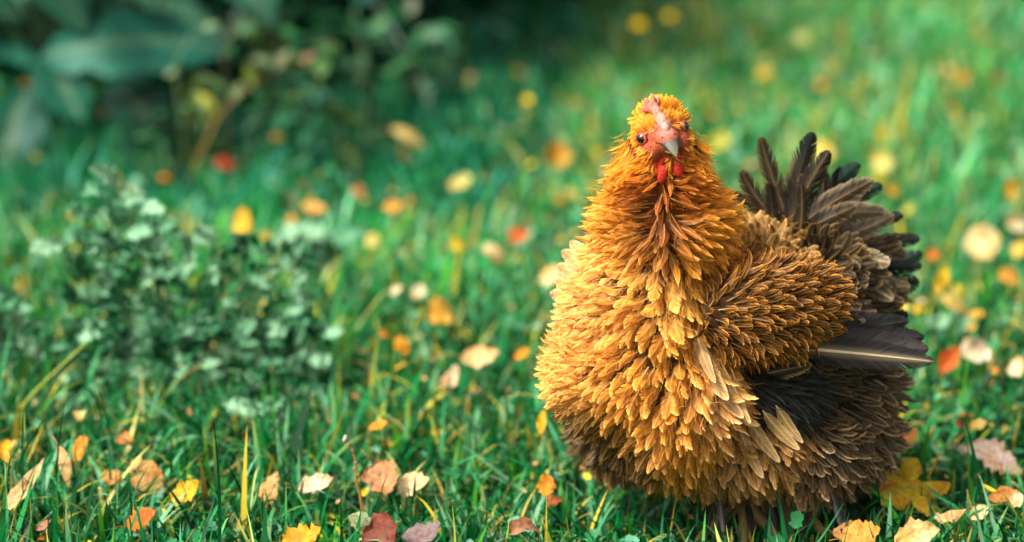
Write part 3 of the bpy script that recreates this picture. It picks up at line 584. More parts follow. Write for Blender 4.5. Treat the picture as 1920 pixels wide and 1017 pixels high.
comb = blob_mesh([(H(0, 16, 48), (8 * S, 9 * S, 12 * S), hM), (H(0, 30, 42), (10 * S, 10 * S, 14 * S), hM), (H(-2, 44, 32), (9 * S, 12 * S, 14 * S), hM), (H(-4, 54, 20), (10 * S, 12 * S, 12 * S), hM),
    (H(-12, 66, 16), (5 * S, 5 * S, 10 * S), hM), (H(0, 68, 14), (5 * S, 5 * S, 11 * S), hM @ RY(10)), (H(9, 64, 10), (4.5 * S, 5 * S, 9 * S), hM @ RY(20)), (H(-19, 56, 14), (5 * S, 4.5 * S, 8 * S), hM @ RY(-25)), (H(-7, 60, 26), (4 * S, 5 * S, 8 * S), hM)], .0006, 3, 'comb')
paint(comb, lambda x, y, z: A((.74, .27, .18)) * np.ones((len(x), 1)) + (A((.10, .22, .22)) * np.exp(-(((y - 24) / 18) ** 2))[:, None]) - A((.08, .12, .10)) * (.5 + .5 * noise2(x * .5, y * .5, 1, 4))[:, None])
hchild('comb', comb, M_comb, label='small pink knobbly comb')
def loft(rows, cols_=14):
    V = []; n = len(rows)
    for (cx_, cy_, cz_, hw, hu, hd) in rows:
        for a_ in np.linspace(0, 2 * np.pi, cols_, endpoint=False):
            s_, c_ = math.sin(a_), math.cos(a_); yy = (hu if s_ > 0 else hd) * abs(s_) ** 1.1 * (1 if s_ > 0 else -1)
            V.append(tuple(H(cx_ + hw * c_ * (1 - .25 * max(s_, 0)), cy_ + yy, cz_)))
    i, j = np.meshgrid(np.arange(cols_), np.arange(n - 1)); A_ = (j * cols_ + i).ravel(); B_ = (j * cols_ + (i + 1) % cols_).ravel()
    F = np.stack([A_, B_, B_ + cols_, A_ + cols_], 1); V = np.array(V)
    V = np.concatenate([V, [V[-cols_:].mean(0)]]); k = (n - 1) * cols_ + np.arange(cols_); F3 = np.stack([k, (n - 1) * cols_ + (np.arange(cols_) + 1) % cols_, np.full(cols_, len(V) - 1)], 1)
    return npmesh('m', V, [F, F3])
rows = []
for t in np.linspace(0, 1, 14):
    rows.append((0, -4 - 31 * t ** 1.7, 46 + 36 * t - 6 * t ** 3, 22 * (1 - t) ** .8 + .8, 13 * (1 - t) ** .75 + 1, 5 * (1 - t) ** .8 + 1))
beak = loft(rows, 18); paint(beak, lambda x, y, z: np.where((np.abs(x) > 9)[:, None], A((.035, .032, .018)), A((.085, .08, .062))) * (1 - .5 * np.clip((54 - z) / 10, 0, 1))[:, None] + A((.09, .075, .035)) * np.clip((z - 62) / 14, 0, 1)[:, None])
beak_ob = hchild('beak', beak, M_horn, origin=H(0, -4, 46), label='pale horn beak, dark at the base')
rows = [(0, -17 - 12 * t, 42 + 26 * t, 16 * (1 - t) ** .6 + .8, 3 * (1 - t) + .5, 6 * (1 - t) ** .7 + .8) for t in np.linspace(0, 1, 9)]
low = loft(rows, 14); paint(low, lambda x, y, z: np.tile(A((.20, .16, .09)), (len(x), 1))); hchild('lower_beak', low, M_horn, parent=beak_ob, origin=H(0, -17, 42))
M_dark = mat('nostril_dark', rough=.6, color=(.03, .025, .02))
for sx in (-1, 1):
    nm = blob_mesh([(H(sx * 10, 3, 55), (3.4 * S, 5 * S, 2.4 * S), hM @ RZ(sx * -20))], .0003, 1, 'nostril', 2); hchild('nostril', nm, M_dark, parent=beak_ob, origin=H(sx * 10, 3, 55))
# eyes
def eye_mat():
    m = bpy.data.materials.new('eye'); m.use_nodes = True; t = m.node_tree; N = t.nodes.new; L = t.links.new; b = t.nodes['Principled BSDF']
    tc = N('ShaderNodeTexCoord'); sx = N('ShaderNodeSeparateXYZ'); L(tc.outputs['Object'], sx.inputs[0]); dv = N('ShaderNodeMath'); dv.operation = 'DIVIDE'; dv.inputs[1].default_value = 11.5 * S; L(sx.outputs['Y'], dv.inputs[0])
    cr = N('ShaderNodeValToRGB'); e = cr.color_ramp.elements; e[0].position = .52; e[0].color = (.03, .008, .004, 1); e[1].position = .58; e[1].color = (.40, .09, .008, 1)
    x = e.new(.66); x.color = (.45, .12, .01, 1); x = e.new(.69); x.color = (.003, .003, .003, 1)
    L(dv.outputs[0], cr.inputs[0]); L(cr.outputs[0], b.inputs['Base Color']); b.inputs['Roughness'].default_value = .08; b.inputs['Coat Weight'].default_value = 1; return m
M_eye = eye_mat()
M_lid = mat('eyelid', rough=.5, color=(.42, .07, .03), spec=.4, bump=(1400, .5, .0003))
for sx in (-1, 1):
    c = H(sx * 37, 9, 23); ax = (hR * sx * .80 + hF * .60 + hU * .05).normalized()
    bm = bmesh.new(); bmesh.ops.create_uvsphere(bm, u_segments=28, v_segments=20, radius=11.5 * S); me = bpy.data.meshes.new('eye'); bm.to_mesh(me); bm.free()
    for pl in me.polygons: pl.use_smooth = True
    fr = frame((0, 0, 0), ax, hU); e_ = link('eye', me, hen, c - HEN0, M_eye); e_.rotation_euler = fr.to_3x3().to_euler()
    tag(e_, 'dark eye with an orange iris')
    th = np.linspace(0, 2 * np.pi, 25); side = ax.cross(hU).normalized(); upv = side.cross(ax)
    ring = [c + ax * (5.2 * S) + side * (10.6 * S * math.cos(a_)) + upv * (9.2 * S * math.sin(a_)) for a_ in th]
    V, F = tube_np(ring, 2.0 * S, 8); hchild('eyelid', npmesh('eyelid', V, F), M_lid, origin=c)
# wattles
for (px, py, hw, hh, rot) in ((1242, 322, 8.5, 27, 12), (1272, 312, 9, 24, -6)):
    Yw = HC.y - 42 * S
    parts = [(P(px, py + 6, Yw), (hw * S, 5 * S, hh * .62 * S), RY(rot)), (P(px - rot * .25, py - hh * .5, Yw + 4 * S), (hw * .6 * S, 4.5 * S, hh * .6 * S), RY(rot))]
    hchild('wattle', blob_mesh(parts, .0005, 4, 'wattle', 3), M_wattle, origin=P(px, py - 20, Yw))
# ---- legs, feet and the dark boot feathers
M_leg = mat('leg_scale', rough=.5, color=(.30, .2, .07), bump=(900, .8, .0008))
for (px, Yl) in ((1395, .0), (1480, .01)):
    top = P(px, 890, Yl); an = P(px, 985, Yl - .01); an.z = .028
    V, F = tube_np([top, (top + an) / 2, an], [.007, .0055, .0055], 10); leg = hchild('leg', npmesh('leg', V, F), M_leg, origin=top)
    for a_ in (-150, -95, -50, 70):
        e = an + Vector((math.cos(R(a_)), math.sin(R(a_)), 0)) * (.042 if a_ < 0 else .018); e.z = .006; mid = (an + e) / 2; mid.z = .017
        V, F = tube_np(smooth_path([an, mid, e], 7), [.005, .0048, .0044, .004, .0038, .003, .0012], 8); hchild('toe', npmesh('toe', V, F), M_leg, parent=leg, origin=an)
for i in range(30):
    px = random.uniform(1310, 1570); x1 = px + random.uniform(-40, 60); Yb = random.uniform(-.05, .03)
    big('boot_feather', px, random.uniform(900, 940), x1, random.uniform(985, 1030), random.uniform(8, 13), Yb, Yb - random.uniform(0, .03), random.choice([BLK, BLU, (.04, .035, .03)]), random.choice([BLK, BRN]), random.choice([(.16, .12, .08), BLU]), None, curlv=random.uniform(-.2, .4), nb=20, seed=400 + i)
#==ENDHEN==

# ------------------------------------------------------------------ fallen leaves
YEL = (.80, .50, .02); GLD = (.78, .36, .03); ORG = (.72, .22, .02); RED = (.52, .06, .015); CRE = (.82, .70, .42); PEA = (.80, .52, .25); BRO = (.42, .20, .10); PNK = (.50, .28, .22); RBR = (.24, .07, .045); PUR = (.26, .20, .22); PGR = (.42, .55, .30); LEM = (.72, .66, .06); WHT = (.86, .76, .60)
# px, py, length px, width px, shape, colour, heading deg (0 = right, 90 = up in the picture), facing (0 flat .. 1 towards camera), label
LV = [
 (15, 840, 62, 26, 'ovate', YEL, 90, .9, 'upright yellow leaf at the far left edge of the grass'),
 (42, 916, 122, 30, 'long', (.72, .55, .28), 40, .5, 'long slender tan leaf lying at the lower left corner'),
 (118, 876, 76, 24, 'long', (.75, .47, .2), -75, .8, 'narrow pointed tan leaf hanging point down among left blades'),
 (148, 842, 52, 34, 'ovate', GLD, 60, .7, 'golden leaf behind grass stems above the narrow tan leaf'),
 (235, 826, 40, 26, 'ovate', (.62, .26, .07), -30, .6, 'small rusty orange leaf above the pair of rounded tan leaves'),
 (212, 890, 46, 34, 'round', (.75, .38, .12), 80, .8, 'small rounded orange tan leaf left of the folded tan leaf'),
 (280, 888, 72, 48, 'round', (.80, .50, .18), -25, .6, 'wide folded tan leaf right of the rounded orange one'),
 (350, 922, 68, 38, 'toothed', YEL, 25, .6, 'bright yellow folded leaf pointing up beside the tan pair'),
 (265, 973, 66, 36, 'toothed', (.76, .24, .03), 20, .6, 'orange red leaf near the bottom left with curled edge'),
 (568, 1006, 84, 46, 'toothed', (.85, .44, .02), 10, .6, 'vivid golden leaf cut by the bottom edge left of centre'),
 (85, 984, 44, 18, 'ovate', PNK, 5, .4, 'pinkish brown leaf low in the left corner'),
 (595, 908, 76, 32, 'ovate', (.80, .62, .42), 0, .5, 'pale cream leaf partly hidden by blades left of the bud twig'),
 (718, 902, 86, 66, 'toothed', (.62, .34, .17), -60, .9, 'large tan brown toothed leaf standing beside the bud twig'),
 (778, 905, 80, 42, 'ovate', (.84, .70, .42), -10, .6, 'cream yellow leaf tucked behind the large tan toothed leaf'),
 (718, 1002, 80, 62, 'round', RBR, 15, .8, 'dark red brown leaf at the bottom edge below the toothed leaf'),
 (792, 996, 82, 38, 'ovate', PUR, 5, .5, 'greyish purple folded leaf at the bottom edge'),
 (686, 985, 70, 30, 'ovate', (.36, .48, .26), -15, .5, 'pale green leaf half under the dark red brown leaf'),
 (992, 994, 78, 34, 'ovate', (.50, .27, .16), 20, .5, 'brown pink pointed leaf at the bottom left of the hen'),
 (1022, 908, 40, 32, 'ovate', GLD, 90, .8, 'golden orange leaf just left of the hen below her breast'),
 (1042, 936, 36, 28, 'round', (.35, .12, .04), 50, .6, 'small dark rust leaf touching the golden one by the hen'),
 (1018, 790, 44, 18, 'long', YEL, 80, .8, 'slim yellow leaf at the left side of the lower breast'),
 (845, 706, 48, 28, 'ovate', (.80, .60, .36), 55, .7, 'cream leaf leaning in the grass left of the hen'),
 (710, 799, 40, 16, 'ovate', GLD, 5, .5, 'thin golden leaf above the large toothed leaf'),
 (150, 776, 28, 24, 'round', (.8, .66, .3), 90, .8, 'tiny pale yellow leaf in the tall left grass'),
 (512, 915, 56, 36, 'toothed', (.70, .50, .2), 70, .6, 'crumpled dull yellow leaf left of the pale cream leaf'),
 (756, 646, 36, 28, 'ovate', (.82, .46, .02), -60, .8, 'orange yellow leaf left of the round yellow leaf'),
 (724, 628, 24, 16, 'ovate', GLD, 20, .6, 'tiny gold leaf up left of the orange yellow one'),
 (830, 590, 62, 50, 'round', (.82, .54, .08), 10, .9, 'round yellow leaf standing in the middle of the lawn'),
 (902, 666, 76, 34, 'ovate', (.84, .60, .30), 0, .5, 'flat peach cream leaf below the round yellow leaf'),
 (980, 663, 34, 16, 'ovate', (.80, .36, .02), 20, .6, 'small orange leaf between the peach leaf and the hen'),
 (972, 437, 48, 38, 'ovate', (.62, .14, .03), 70, .9, 'blurred red orange leaf left of the neck of the hen'),
 (858, 458, 32, 24, 'round', (.80, .60, .02), 0, .8, 'blurred lemon yellow leaf left of the red orange one'),
 (930, 478, 52, 26, 'ovate', (.8, .66, .38), -25, .6, 'blurred cream leaf under the red orange one'),
 (1034, 518, 50, 32, 'ovate', (.84, .78, .44), 10, .6, 'pale cream leaf just behind the shoulder of the hen'),
 (452, 416, 70, 30, 'ovate', (.82, .50, .01), 95, 1, 'upright bright yellow leaf above the silvery weed'),
 (500, 442, 20, 16, 'round', YEL, 0, .8, 'tiny yellow leaf right of the upright yellow one'),
 (592, 392, 66, 26, 'ovate', (.76, .46, .14), -35, .6, 'blurred tan orange leaf right of the upright yellow leaf'),
 (1042, 290, 50, 50, 'round', (.80, .44, .05), 90, 1, 'round blurred golden orange leaf left of the head of the hen'),
 (738, 386, 38, 20, 'ovate', GLD, 0, .7, 'blurred gold leaf in the lawn left of the pale yellow one'),
 (866, 340, 54, 26, 'ovate', (.66, .66, .22), 5, .7, 'pale yellow green leaf in the lawn under the orange round one'),
 (424, 306, 46, 28, 'round', RED, 0, .9, 'dark red leaf at the foot of the arching stems'),
 (386, 192, 36, 26, 'round', (.7, .34, .02), -60, 1, 'orange yellow leaf caught on the arching stems'),
 (520, 255, 26, 18, 'ovate', (.6, .4, .1), 0, .7, 'small tan leaf in the dark weeds right of the dark red leaf'),
 (1346, 262, 40, 32, 'round', (.76, .62, .03), 60, .9, 'yellow leaf right of the head of the hen'),
 (1120, 285, 22, 18, 'round', (.6, .6, .03), 60, .9, 'small yellow green leaf near the left cheek of the hen'),
 (1842, 452, 70, 60, 'round', (.84, .74, .38), 10, .9, 'large pale cream leaf right of the tail'),
 (1908, 418, 44, 36, 'round', (.86, .78, .48), 0, .9, 'cream leaf at the right edge above the large cream one'),
 (1893, 516, 40, 38, 'round', (.82, .52, .12), 0, .9, 'round orange yellow leaf at the right edge'),
 (1912, 470, 34, 28, 'round', (.76, .66, .12), 0, .9, 'yellow leaf between the cream and orange leaves at right edge'),
 (1765, 522, 60, 28, 'ovate', (.84, .62, .01), 70, 1, 'upright vivid yellow leaf right of the black tail tips'),
 (1750, 478, 26, 22, 'round', (.66, .2, .02), 0, .9, 'small rust orange leaf above the vivid yellow one'),
 (1830, 657, 62, 48, 'round', WHT, 20, .8, 'white cream leaf lying against a red orange leaf'),
 (1782, 672, 56, 34, 'ovate', (.60, .12, .01), 50, .8, 'deep red orange leaf left of the white cream leaf'),
 (1908, 690, 38, 34, 'round', (.84, .72, .46), 0, .8, 'cream leaf cut by the right edge at mid height'),
 (1800, 576, 76, 28, 'ovate', (.80, .56, .16), -15, .6, 'peach yellow leaf above the white and red pair'),
 (1832, 592, 34, 24, 'round', (.76, .42, .04), -30, .7, 'gold leaf overlapping the right end of the peach leaf'),
 (1694, 578, 32, 18, 'ovate', LEM, 0, .7, 'bright yellow leaf just behind the wing tip'),
 (1722, 580, 20, 18, 'round', YEL, 0, .8, 'tiny gold leaf right of the wing tip'),
 (1822, 614, 18, 14, 'round', YEL, 0, .8, 'tiny yellow leaf above the white cream leaf'),
 (1708, 816, 40, 30, 'round', (.80, .36, .08), 0, .8, 'small orange leaf right of the rear fluff'),
 (1872, 860, 110, 48, 'toothed', (.82, .66, .56), -15, .5, 'big pale pinkish cream leaf at the lower right'),
 (1822, 842, 50, 20, 'ovate', (.84, .74, .58), -15, .4, 'small cream leaf touching the big pinkish one'),
 (1700, 918, 120, 90, 'maple', (.78, .56, .02), -150, .5, 'large yellow lobed leaf behind the hen at lower right'),
 (1662, 912, 44, 34, 'round', (.80, .36, .02), 120, .7, 'orange leaf resting on the large yellow lobed leaf'),
 (1718, 908, 24, 18, 'ovate', (.78, .42, .03), 30, .7, 'small orange curl at the right of the lobed leaf'),
 (1617, 1003, 80, 56, 'toothed', (.74, .38, .06), 8, .8, 'orange yellow toothed leaf at the bottom edge right of the feet'),
 (1722, 1008, 88, 50, 'toothed', (.84, .72, .34), 12, .7, 'pale lemon cream toothed leaf at the bottom right edge'),
 (1885, 932, 64, 26, 'ovate', (.62, .30, .08), -10, .5, 'rusty leaf below the big pinkish cream leaf'),
 (1858, 918, 36, 10, 'long', YEL, -50, .5, 'thin yellow curl left of the rusty leaf'),
 (1782, 966, 66, 18, 'ovate', (.80, .62, .34), 0, .4, 'thin tan cream leaf among blades right of the lobed leaf'),
 (1838, 962, 40, 24, 'ovate', (.78, .74, .42), 20, .5, 'pale greenish cream leaf right of the thin tan one'),
 (1908, 938, 34, 24, 'round', (.86, .76, .56), 20, .7, 'cream leaf cut by the right edge near the bottom'),
 (1835, 796, 34, 20, 'ovate', (.80, .62, .16), 0, .6, 'small dull yellow leaf above the big pinkish one'),
 (1800, 796, 22, 16, 'round', (.45, .14, .08), 0, .7, 'tiny dark red leaf left of the dull yellow one'),
 (1583, 990, 46, 26, 'ovate', (.42, .22, .05), 20, .6, 'brown leaf in the shade beside the feet'),
 (1656, 300, 42, 38, 'round', (.82, .76, .22), 0, 1, 'pale yellow leaf high up right of the tail'),
 (1655, 245, 42, 26, 'ovate', (.74, .60, .04), 100, 1, 'yellow leaf above the pale one right of the tail'),
 (1652, 332, 30, 20, 'round', (.72, .66, .01), 0, .9, 'lemon leaf under the pale yellow leaf right of the tail'),
 (1540, 288, 56, 46, 'round', (.80, .72, .18), 30, .9, 'pale yellow leaf behind the tail feathers'),
 (1676, 357, 24, 18, 'round', (.72, .44, .01), 0, .9, 'tiny orange leaf right of the tail'),
 (1895, 352, 44, 22, 'ovate', (.80, .42, .01), 100, 1, 'upright orange leaf at the right edge above the cream leaves'),
 (1805, 146, 30, 26, 'round', (.60, .40, .02), 0, .9, 'blurred orange leaf alone in the upper right lawn'),
 (1434, 138, 30, 24, 'round', (.60, .46, .05), 0, .9, 'blurred dull orange leaf high above the hen'),
 (1566, 128, 34, 28, 'round', (.62, .62, .12), 0, .9, 'blurred pale yellow leaf high above the tail'),
 (1790, 205, 26, 22, 'round', (.56, .42, .06), 0, .9, 'blurred tan leaf under the lone orange one'),
 (1505, 70, 30, 24, 'round', (.55, .62, .2), 0, .9, 'blurred pale green yellow leaf near the top'),
 (770, 258, 80, 20, 'long', (.62, .48, .16), -15, .6, 'long blurred straw coloured leaf in the darker lawn'),
 (745, 545, 30, 16, 'ovate', (.8, .7, .45), 0, .6, 'small cream leaf in the lawn above the tiny gold one'),
 (785, 548, 34, 26, 'round', (.8, .72, .48), 0, .7, 'blurred off white leaf above the round yellow leaf'),
 (700, 450, 34, 28, 'ovate', (.66, .58, .16), 0, .7, 'dull yellow leaf in the lawn between the weed and the hen'),
 (672, 358, 28, 22, 'round', (.5, .2, .06), 0, .8, 'blurred brown leaf in the darker lawn'),
 (545, 410, 18, 22, 'ovate', GLD, 90, .8, 'tiny gold leaf beside the blurred tan orange leaf'),
]
leafcols = []
for i, (px, py, Lp, Wp, kind, c, hd, fac, lab) in enumerate(LV):
    zc_ = .013 + .012 * fac + (.008 if py > 800 else .014) + (.012 if kind == 'long' else 0)
    p = G(px, py, zc_); ps = pxsize(p)
    hR_ = R(hd); inpl = cR * math.cos(hR_) + cU * math.sin(hR_)
    # facing blend between lying flat and facing the viewer
    nrm_ = (Vector((0, 0, 1)) * (1 - fac * .75) - cF * fac * .75 + Vector((random.uniform(-.15, .15), 0, 0))).normalized()
    fwd = (inpl - nrm_ * (inpl.dot(nrm_) / max(nrm_.dot(-cF), .25)) * 0 ); fwd = (inpl + cF * 0)
    # in-plane direction whose projection matches the heading
    k = inpl.dot(nrm_) / (-cF).dot(nrm_); fwd = (inpl + cF * k); sc = 1.0 if fwd.length < 2 else 2 / fwd.length
    L = Lp * ps * fwd.length * sc; fwd.normalize(); side = fwd.cross(nrm_).normalized(); sv = side - cF * side.dot(cF); W = Wp * ps / max(sv.length, .35)
    if kind == 'maple': V, F = maple(L, i)
    else: V, F = leaf_grid(L, W, kind, fold=random.uniform(.05, .45), curl=random.uniform(.3, 1.1) * random.choice([-1, 1, 1]), roll=random.uniform(-.2, .3), nv=15 if kind == 'toothed' else 11, crinkle=.15, seed=i)
    V = V - np.array([0, L * .5, 0])
    V[:, 2] -= V[:, 2].mean()
    me = npmesh('fallen_leaf', V, F); o = link('fallen_leaf', me, mat=M_dry); fr = frame(p, fwd, nrm_); o.matrix_world = fr; o.color = (*c, 1)
    tag(o, lab, 'leaf', 'autumn leaves fallen on the grass')
    if Lp > 32:
        st = [(0, -L * .48, V[:, 2].min() + .001), (L * .04, -L * .62, .001), (L * .1, -L * .78, .004)]
        V2, F2 = tube_np(smooth_path([Vector(q) for q in st], 6), L * .014, 5); s_ = link('stem', npmesh('stem', V2, F2), o, mat=M_stem); s_.color = (c[0] * .7, c[1] * .55, c[2] * .5, 1)
# small scraps of leaf, uncountable
V, F = leaf_grid(1, .6, 'ovate', .2, .5, nu=2, nv=5, seed=4); Ms, cs = [], []
PAL = [YEL, GLD, ORG, CRE, PEA, BRO, LEM, (.45, .34, .1), (.6, .5, .12)]
for i in range(3000):
    yy = random.uniform(-.4, 3.0); xx = random.uniform(-.75, .5) * (1 + max(yy, 0) * .55); z_ = float(gz(xx, yy)) + random.uniform(.004, .03)
    if not hen_clear(xx, yy): continue
    Ms.append(frame((xx, yy, z_), (random.uniform(-1, 1), random.uniform(-1, 1), random.uniform(-.5, .5)), (random.uniform(-.6, .6), random.uniform(-1, .3), 1), random.uniform(.003, .011) * (1 + .5 * max(yy, 0)))); c = random.choice(PAL); f = random.uniform(.5, 1.0); cs.append((c[0] * f, c[1] * f * .9, c[2] * f * .7))
V, F, C = instances(V, F, Ms, cs); o = link('leaf_litter', npmesh('leaf_litter', V, F, C), mat=M_bits); tag(o, 'small yellow and brown leaf scraps scattered through the lawn', 'leaf litter', kind='stuff')
# ground cover of small round clover-like leaves
V, F = leaf_grid(1, .9, 'round', .3, .4, nu=2, nv=6, seed=6); Ms, cs = [], []
for i in range(11000):
    yy = random.uniform(-.4, 3.2); xx = random.uniform(-.75, .5) * (1 + max(yy, 0) * .55)
    if noise2(xx, yy, 5.0, 31) + random.uniform(-.5, .5) < .05 or not hen_clear(xx, yy): continue
    z_ = float(gz(xx, yy)) + random.uniform(.008, .034)
    Ms.append(frame((xx, yy, z_), (random.uniform(-1, 1), random.uniform(-1, 1), random.uniform(-.2, .6)), (random.uniform(-.4, .4), random.uniform(-.8, .2), 1), random.uniform(.006, .014))); f = random.uniform(.6, 1.2)
    c = random.choice([(.03, .2, .06), (.06, .26, .11), (.12, .33, .2), (.02, .15, .05)]); cs.append((c[0] * f, c[1] * f, c[2] * f))
V, F, C = instances(V, F, Ms, cs); o = link('clover', npmesh('clover', V, F, C), mat=M_leaf); tag(o, 'low round leaved ground cover mixed into the grass', 'ground cover', kind='stuff')

# ------------------------------------------------------------------ yellow flowers far back
for (px, py, r_, lab) in ((1196, 50, 15, 'larger yellow flower high above the head of the hen, left of its neighbour'), (1253, 34, 12, 'smaller yellow flower nearer the top edge, right of its neighbour'), (988, 190, 11, 'yellow flower in the lawn up left of the head of the hen')):
    p = G(px, py, .07); ps = pxsize(p); base = Vector((p.x, p.y, 0)); fl = link('flower', None); fl.location = base; tag(fl, lab, 'flower', 'yellow flowers in the far lawn')
    V, F = tube_np(smooth_path([Vector((0, 0, 0)), Vector((.004, 0, p.z * .5)), p - base], 8), .0012, 6); s_ = link('stem', npmesh('stem', V, F), fl, mat=M_stem); s_.color = (.05, .2, .05, 1)
    for k in range(6):
        V, F = leaf_grid(r_ * ps * 1.1, r_ * ps * 1.0, 'round', .2, .7, nu=2, nv=6, seed=k); q = link('petal', npmesh('petal', V, F), fl, mat=M_petal); a_ = k * R(60)
        q.matrix_local = frame(p - base, (math.cos(a_), math.sin(a_) * .7 - .2, math.sin(a_) * .6 + .3), (0, -.8, .6))

#==PLANTS==
def leaf_obj(name, parent, L, W, kind, M_, c, fold=.2, curl=.4, nv=11, nu=4, crinkle=.05, seed=0, vein=True, label=None, mt=None):
    V, F = leaf_grid(L, W, kind, fold, curl, nu=nu, nv=nv, crinkle=crinkle, seed=seed); m = 2 * nu + 1
    cc = np.tile(A(c), (len(V), 1)) * (1 + .12 * noise2(V[:, 0] / L * 9, V[:, 1] / L * 9, 1, seed))[:, None]
    if vein: cc[nu::m] = cc[nu::m] * .5 + A((.2, .3, .15)) * .5
    o = link(name, npmesh(name, V, F, np.clip(cc, 0, 1)), parent, mat=mt or M_leaf); o.matrix_local = M_
    if label: o['label'] = label
    return o
def stem_obj(parent, pts, r, c, name='stem'):
    V, F = tube_np(smooth_path(pts, 14), np.linspace(r, r * .45, 14), 7); s_ = link(name, npmesh(name, V, F), parent, mat=M_stem); s_.color = (*c, 1); return s_
# silvery lobed weed in the left middle ground
def weed(label, base, spots, seed):
    w_ = link('weed', None); w_.location = base; tag(w_, label, 'plant'); g = random.Random(seed)
    for i, (px, py, Lp, hd, dy) in enumerate(spots):
        Yd = base.y + dy * .35 - .02; tip = P(px, py, Yd) - base; ps = pxsize(tip + base); L = Lp * ps; a_ = R(hd)
        fwd = Vector((math.cos(a_), g.uniform(-.5, -.1), math.sin(a_))).normalized(); root = tip - fwd * L * .5; up_ = Vector((g.uniform(-.3, .3), -.75, .7))
        pale = g.random(); dk = i > 12 and g.random() < .66; Lp = Lp * (.9 if dk else 1.15); L = Lp * ps; c = (.003, .11, .03) if dk else (.07 + .24 * pale ** 1.5, .26 + .28 * pale ** 1.5, .12 + .20 * pale ** 1.5)
        leaf_obj('leaf', w_, L, L * .66, 'lobed', frame(root, fwd, up_), c, fold=.5, curl=g.uniform(-1.1, .6), nv=15, nu=3, crinkle=.34, seed=seed * 50 + i)
        if i % 3 == 0: stem_obj(w_, [Vector((g.uniform(-.01, .01), g.uniform(-.01, .01), -.002)), root * .5 + Vector((0, 0, .01)), root], .0013, (.12, .22, .1))
    return w_
g_ = random.Random(9); base = G(330, 735, 0)
sp = [(205, 340, 60, 120, .12), (180, 365, 56, 150, .12), (235, 375, 54, 40, .12), (160, 400, 54, 170, .12), (275, 395, 50, 20, .11), (215, 405, 60, 100, .11), (150, 440, 60, 190, .1), (200, 450, 56, 210, .1), (100, 465, 60, 190, .1), (255, 440, 56, 10, .1), (300, 430, 50, 30, .1), (270, 470, 50, -20, .09)]
for i in range(190):
    t = g_.random(); px = g_.uniform(120, 590); py = g_.uniform(425, 625) + abs(px - 300) * .12; sp.append((px, py, g_.uniform(28, 50), g_.uniform(-30, 210), .09 - (py - 450) * .0003))
for i in range(140):
    px = g_.uniform(-10, 620); sp.append((px, g_.uniform(605, 690), g_.uniform(30, 50), g_.uniform(-70, 250), .03 - g_.random() * .04))
for i in range(110):
    px = g_.uniform(110, 580); sp.append((px, g_.uniform(670, 760), g_.uniform(30, 46), g_.uniform(-40, 220), -.02 - g_.random() * .12))
for px in range(380, 620, 26): sp.append((px, 618 + g_.uniform(-10, 14), 46, g_.uniform(-40, 30), .02))
weed('bushy silvery green lobed weed growing in the grass at left', base, sp, 1)
g_ = random.Random(4); sp = [(g_.uniform(-30, 75), g_.uniform(560, 680), g_.uniform(46, 70), g_.uniform(20, 160), g_.uniform(-.02, .03)) for _ in range(16)]
weed('small clump of pale lobed leaves at the far left edge', G(20, 735, 0), sp, 2)
g_ = random.Random(5); sp = [(g_.uniform(430, 510), g_.uniform(765, 805), g_.uniform(44, 60), g_.uniform(-30, 60), g_.uniform(-.01, .02)) for _ in range(7)]
weed('low pale scalloped leaves in the grass under the bushy weed', G(465, 830, 0), sp, 3)
g_ = random.Random(6); sp = [(g_.uniform(1750, 1810), g_.uniform(590, 625), g_.uniform(34, 46), g_.uniform(-30, 200), 0) for _ in range(7)]
weed('small pale mint leaved weed right of the wing tip', G(1780, 650, 0), sp, 4)
g_ = random.Random(7); sp = [(g_.uniform(520, 640), g_.uniform(440, 490), g_.uniform(60, 90), g_.uniform(-10, 40), 0) for _ in range(12)]
weed('green leafy tuft right of the bushy silvery weed', G(570, 520, 0), sp, 5)
# bud twig
tw = link('twig', None); b0 = G(683, 985, 0); tw.location = b0; tag(tw, 'thin brown bud twig standing upright beside the large tan toothed leaf', 'twig')
pp = [P(*q, b0.y) - b0 for q in ((684, 985), (676, 930), (668, 900), (667, 868), (661, 845), (648, 822))]; stem_obj(tw, pp, .0014, (.35, .17, .05))
for i, q in enumerate(((667, 868, 5), (664, 880, 4), (661, 845, 4), (655, 833, 5), (648, 822, 6), (645, 826, 4))):
    me = blob_mesh([(P(q[0], q[1], b0.y) - b0, (q[2] * S * .7, q[2] * S * .7, q[2] * S * 1.2), I3)], .0004, 1, 'bud', 2); s_ = link('bud', me, tw, mat=M_stem); s_.color = (.3, .2, .12, 1) if i < 4 else (.5, .45, .35, 1)
# tall single stalks
for (a, b, c, colr, lab, dy) in (((812, 700), (806, 610), (800, 560), (.03, .12, .04), 'dark green grass stalk standing right below the round yellow leaf', 0), ((120, 610), (140, 560), (160, 500), (.42, .42, .16), 'straw coloured stalk leaning right at the left of the bushy weed', 0), ((20, 800), (60, 740), (165, 640), (.4, .45, .06), 'long yellow green blade leaning right at far left', 0)):
    b0 = G(a[0], a[1] + 20, 0); k_ = link('grass_stalk', None); k_.location = b0; tag(k_, lab, 'grass stalk'); stem_obj(k_, [Vector((0, 0, 0))] + [P(*q, b0.y) - b0 for q in (a, b, c)], .0016, colr)

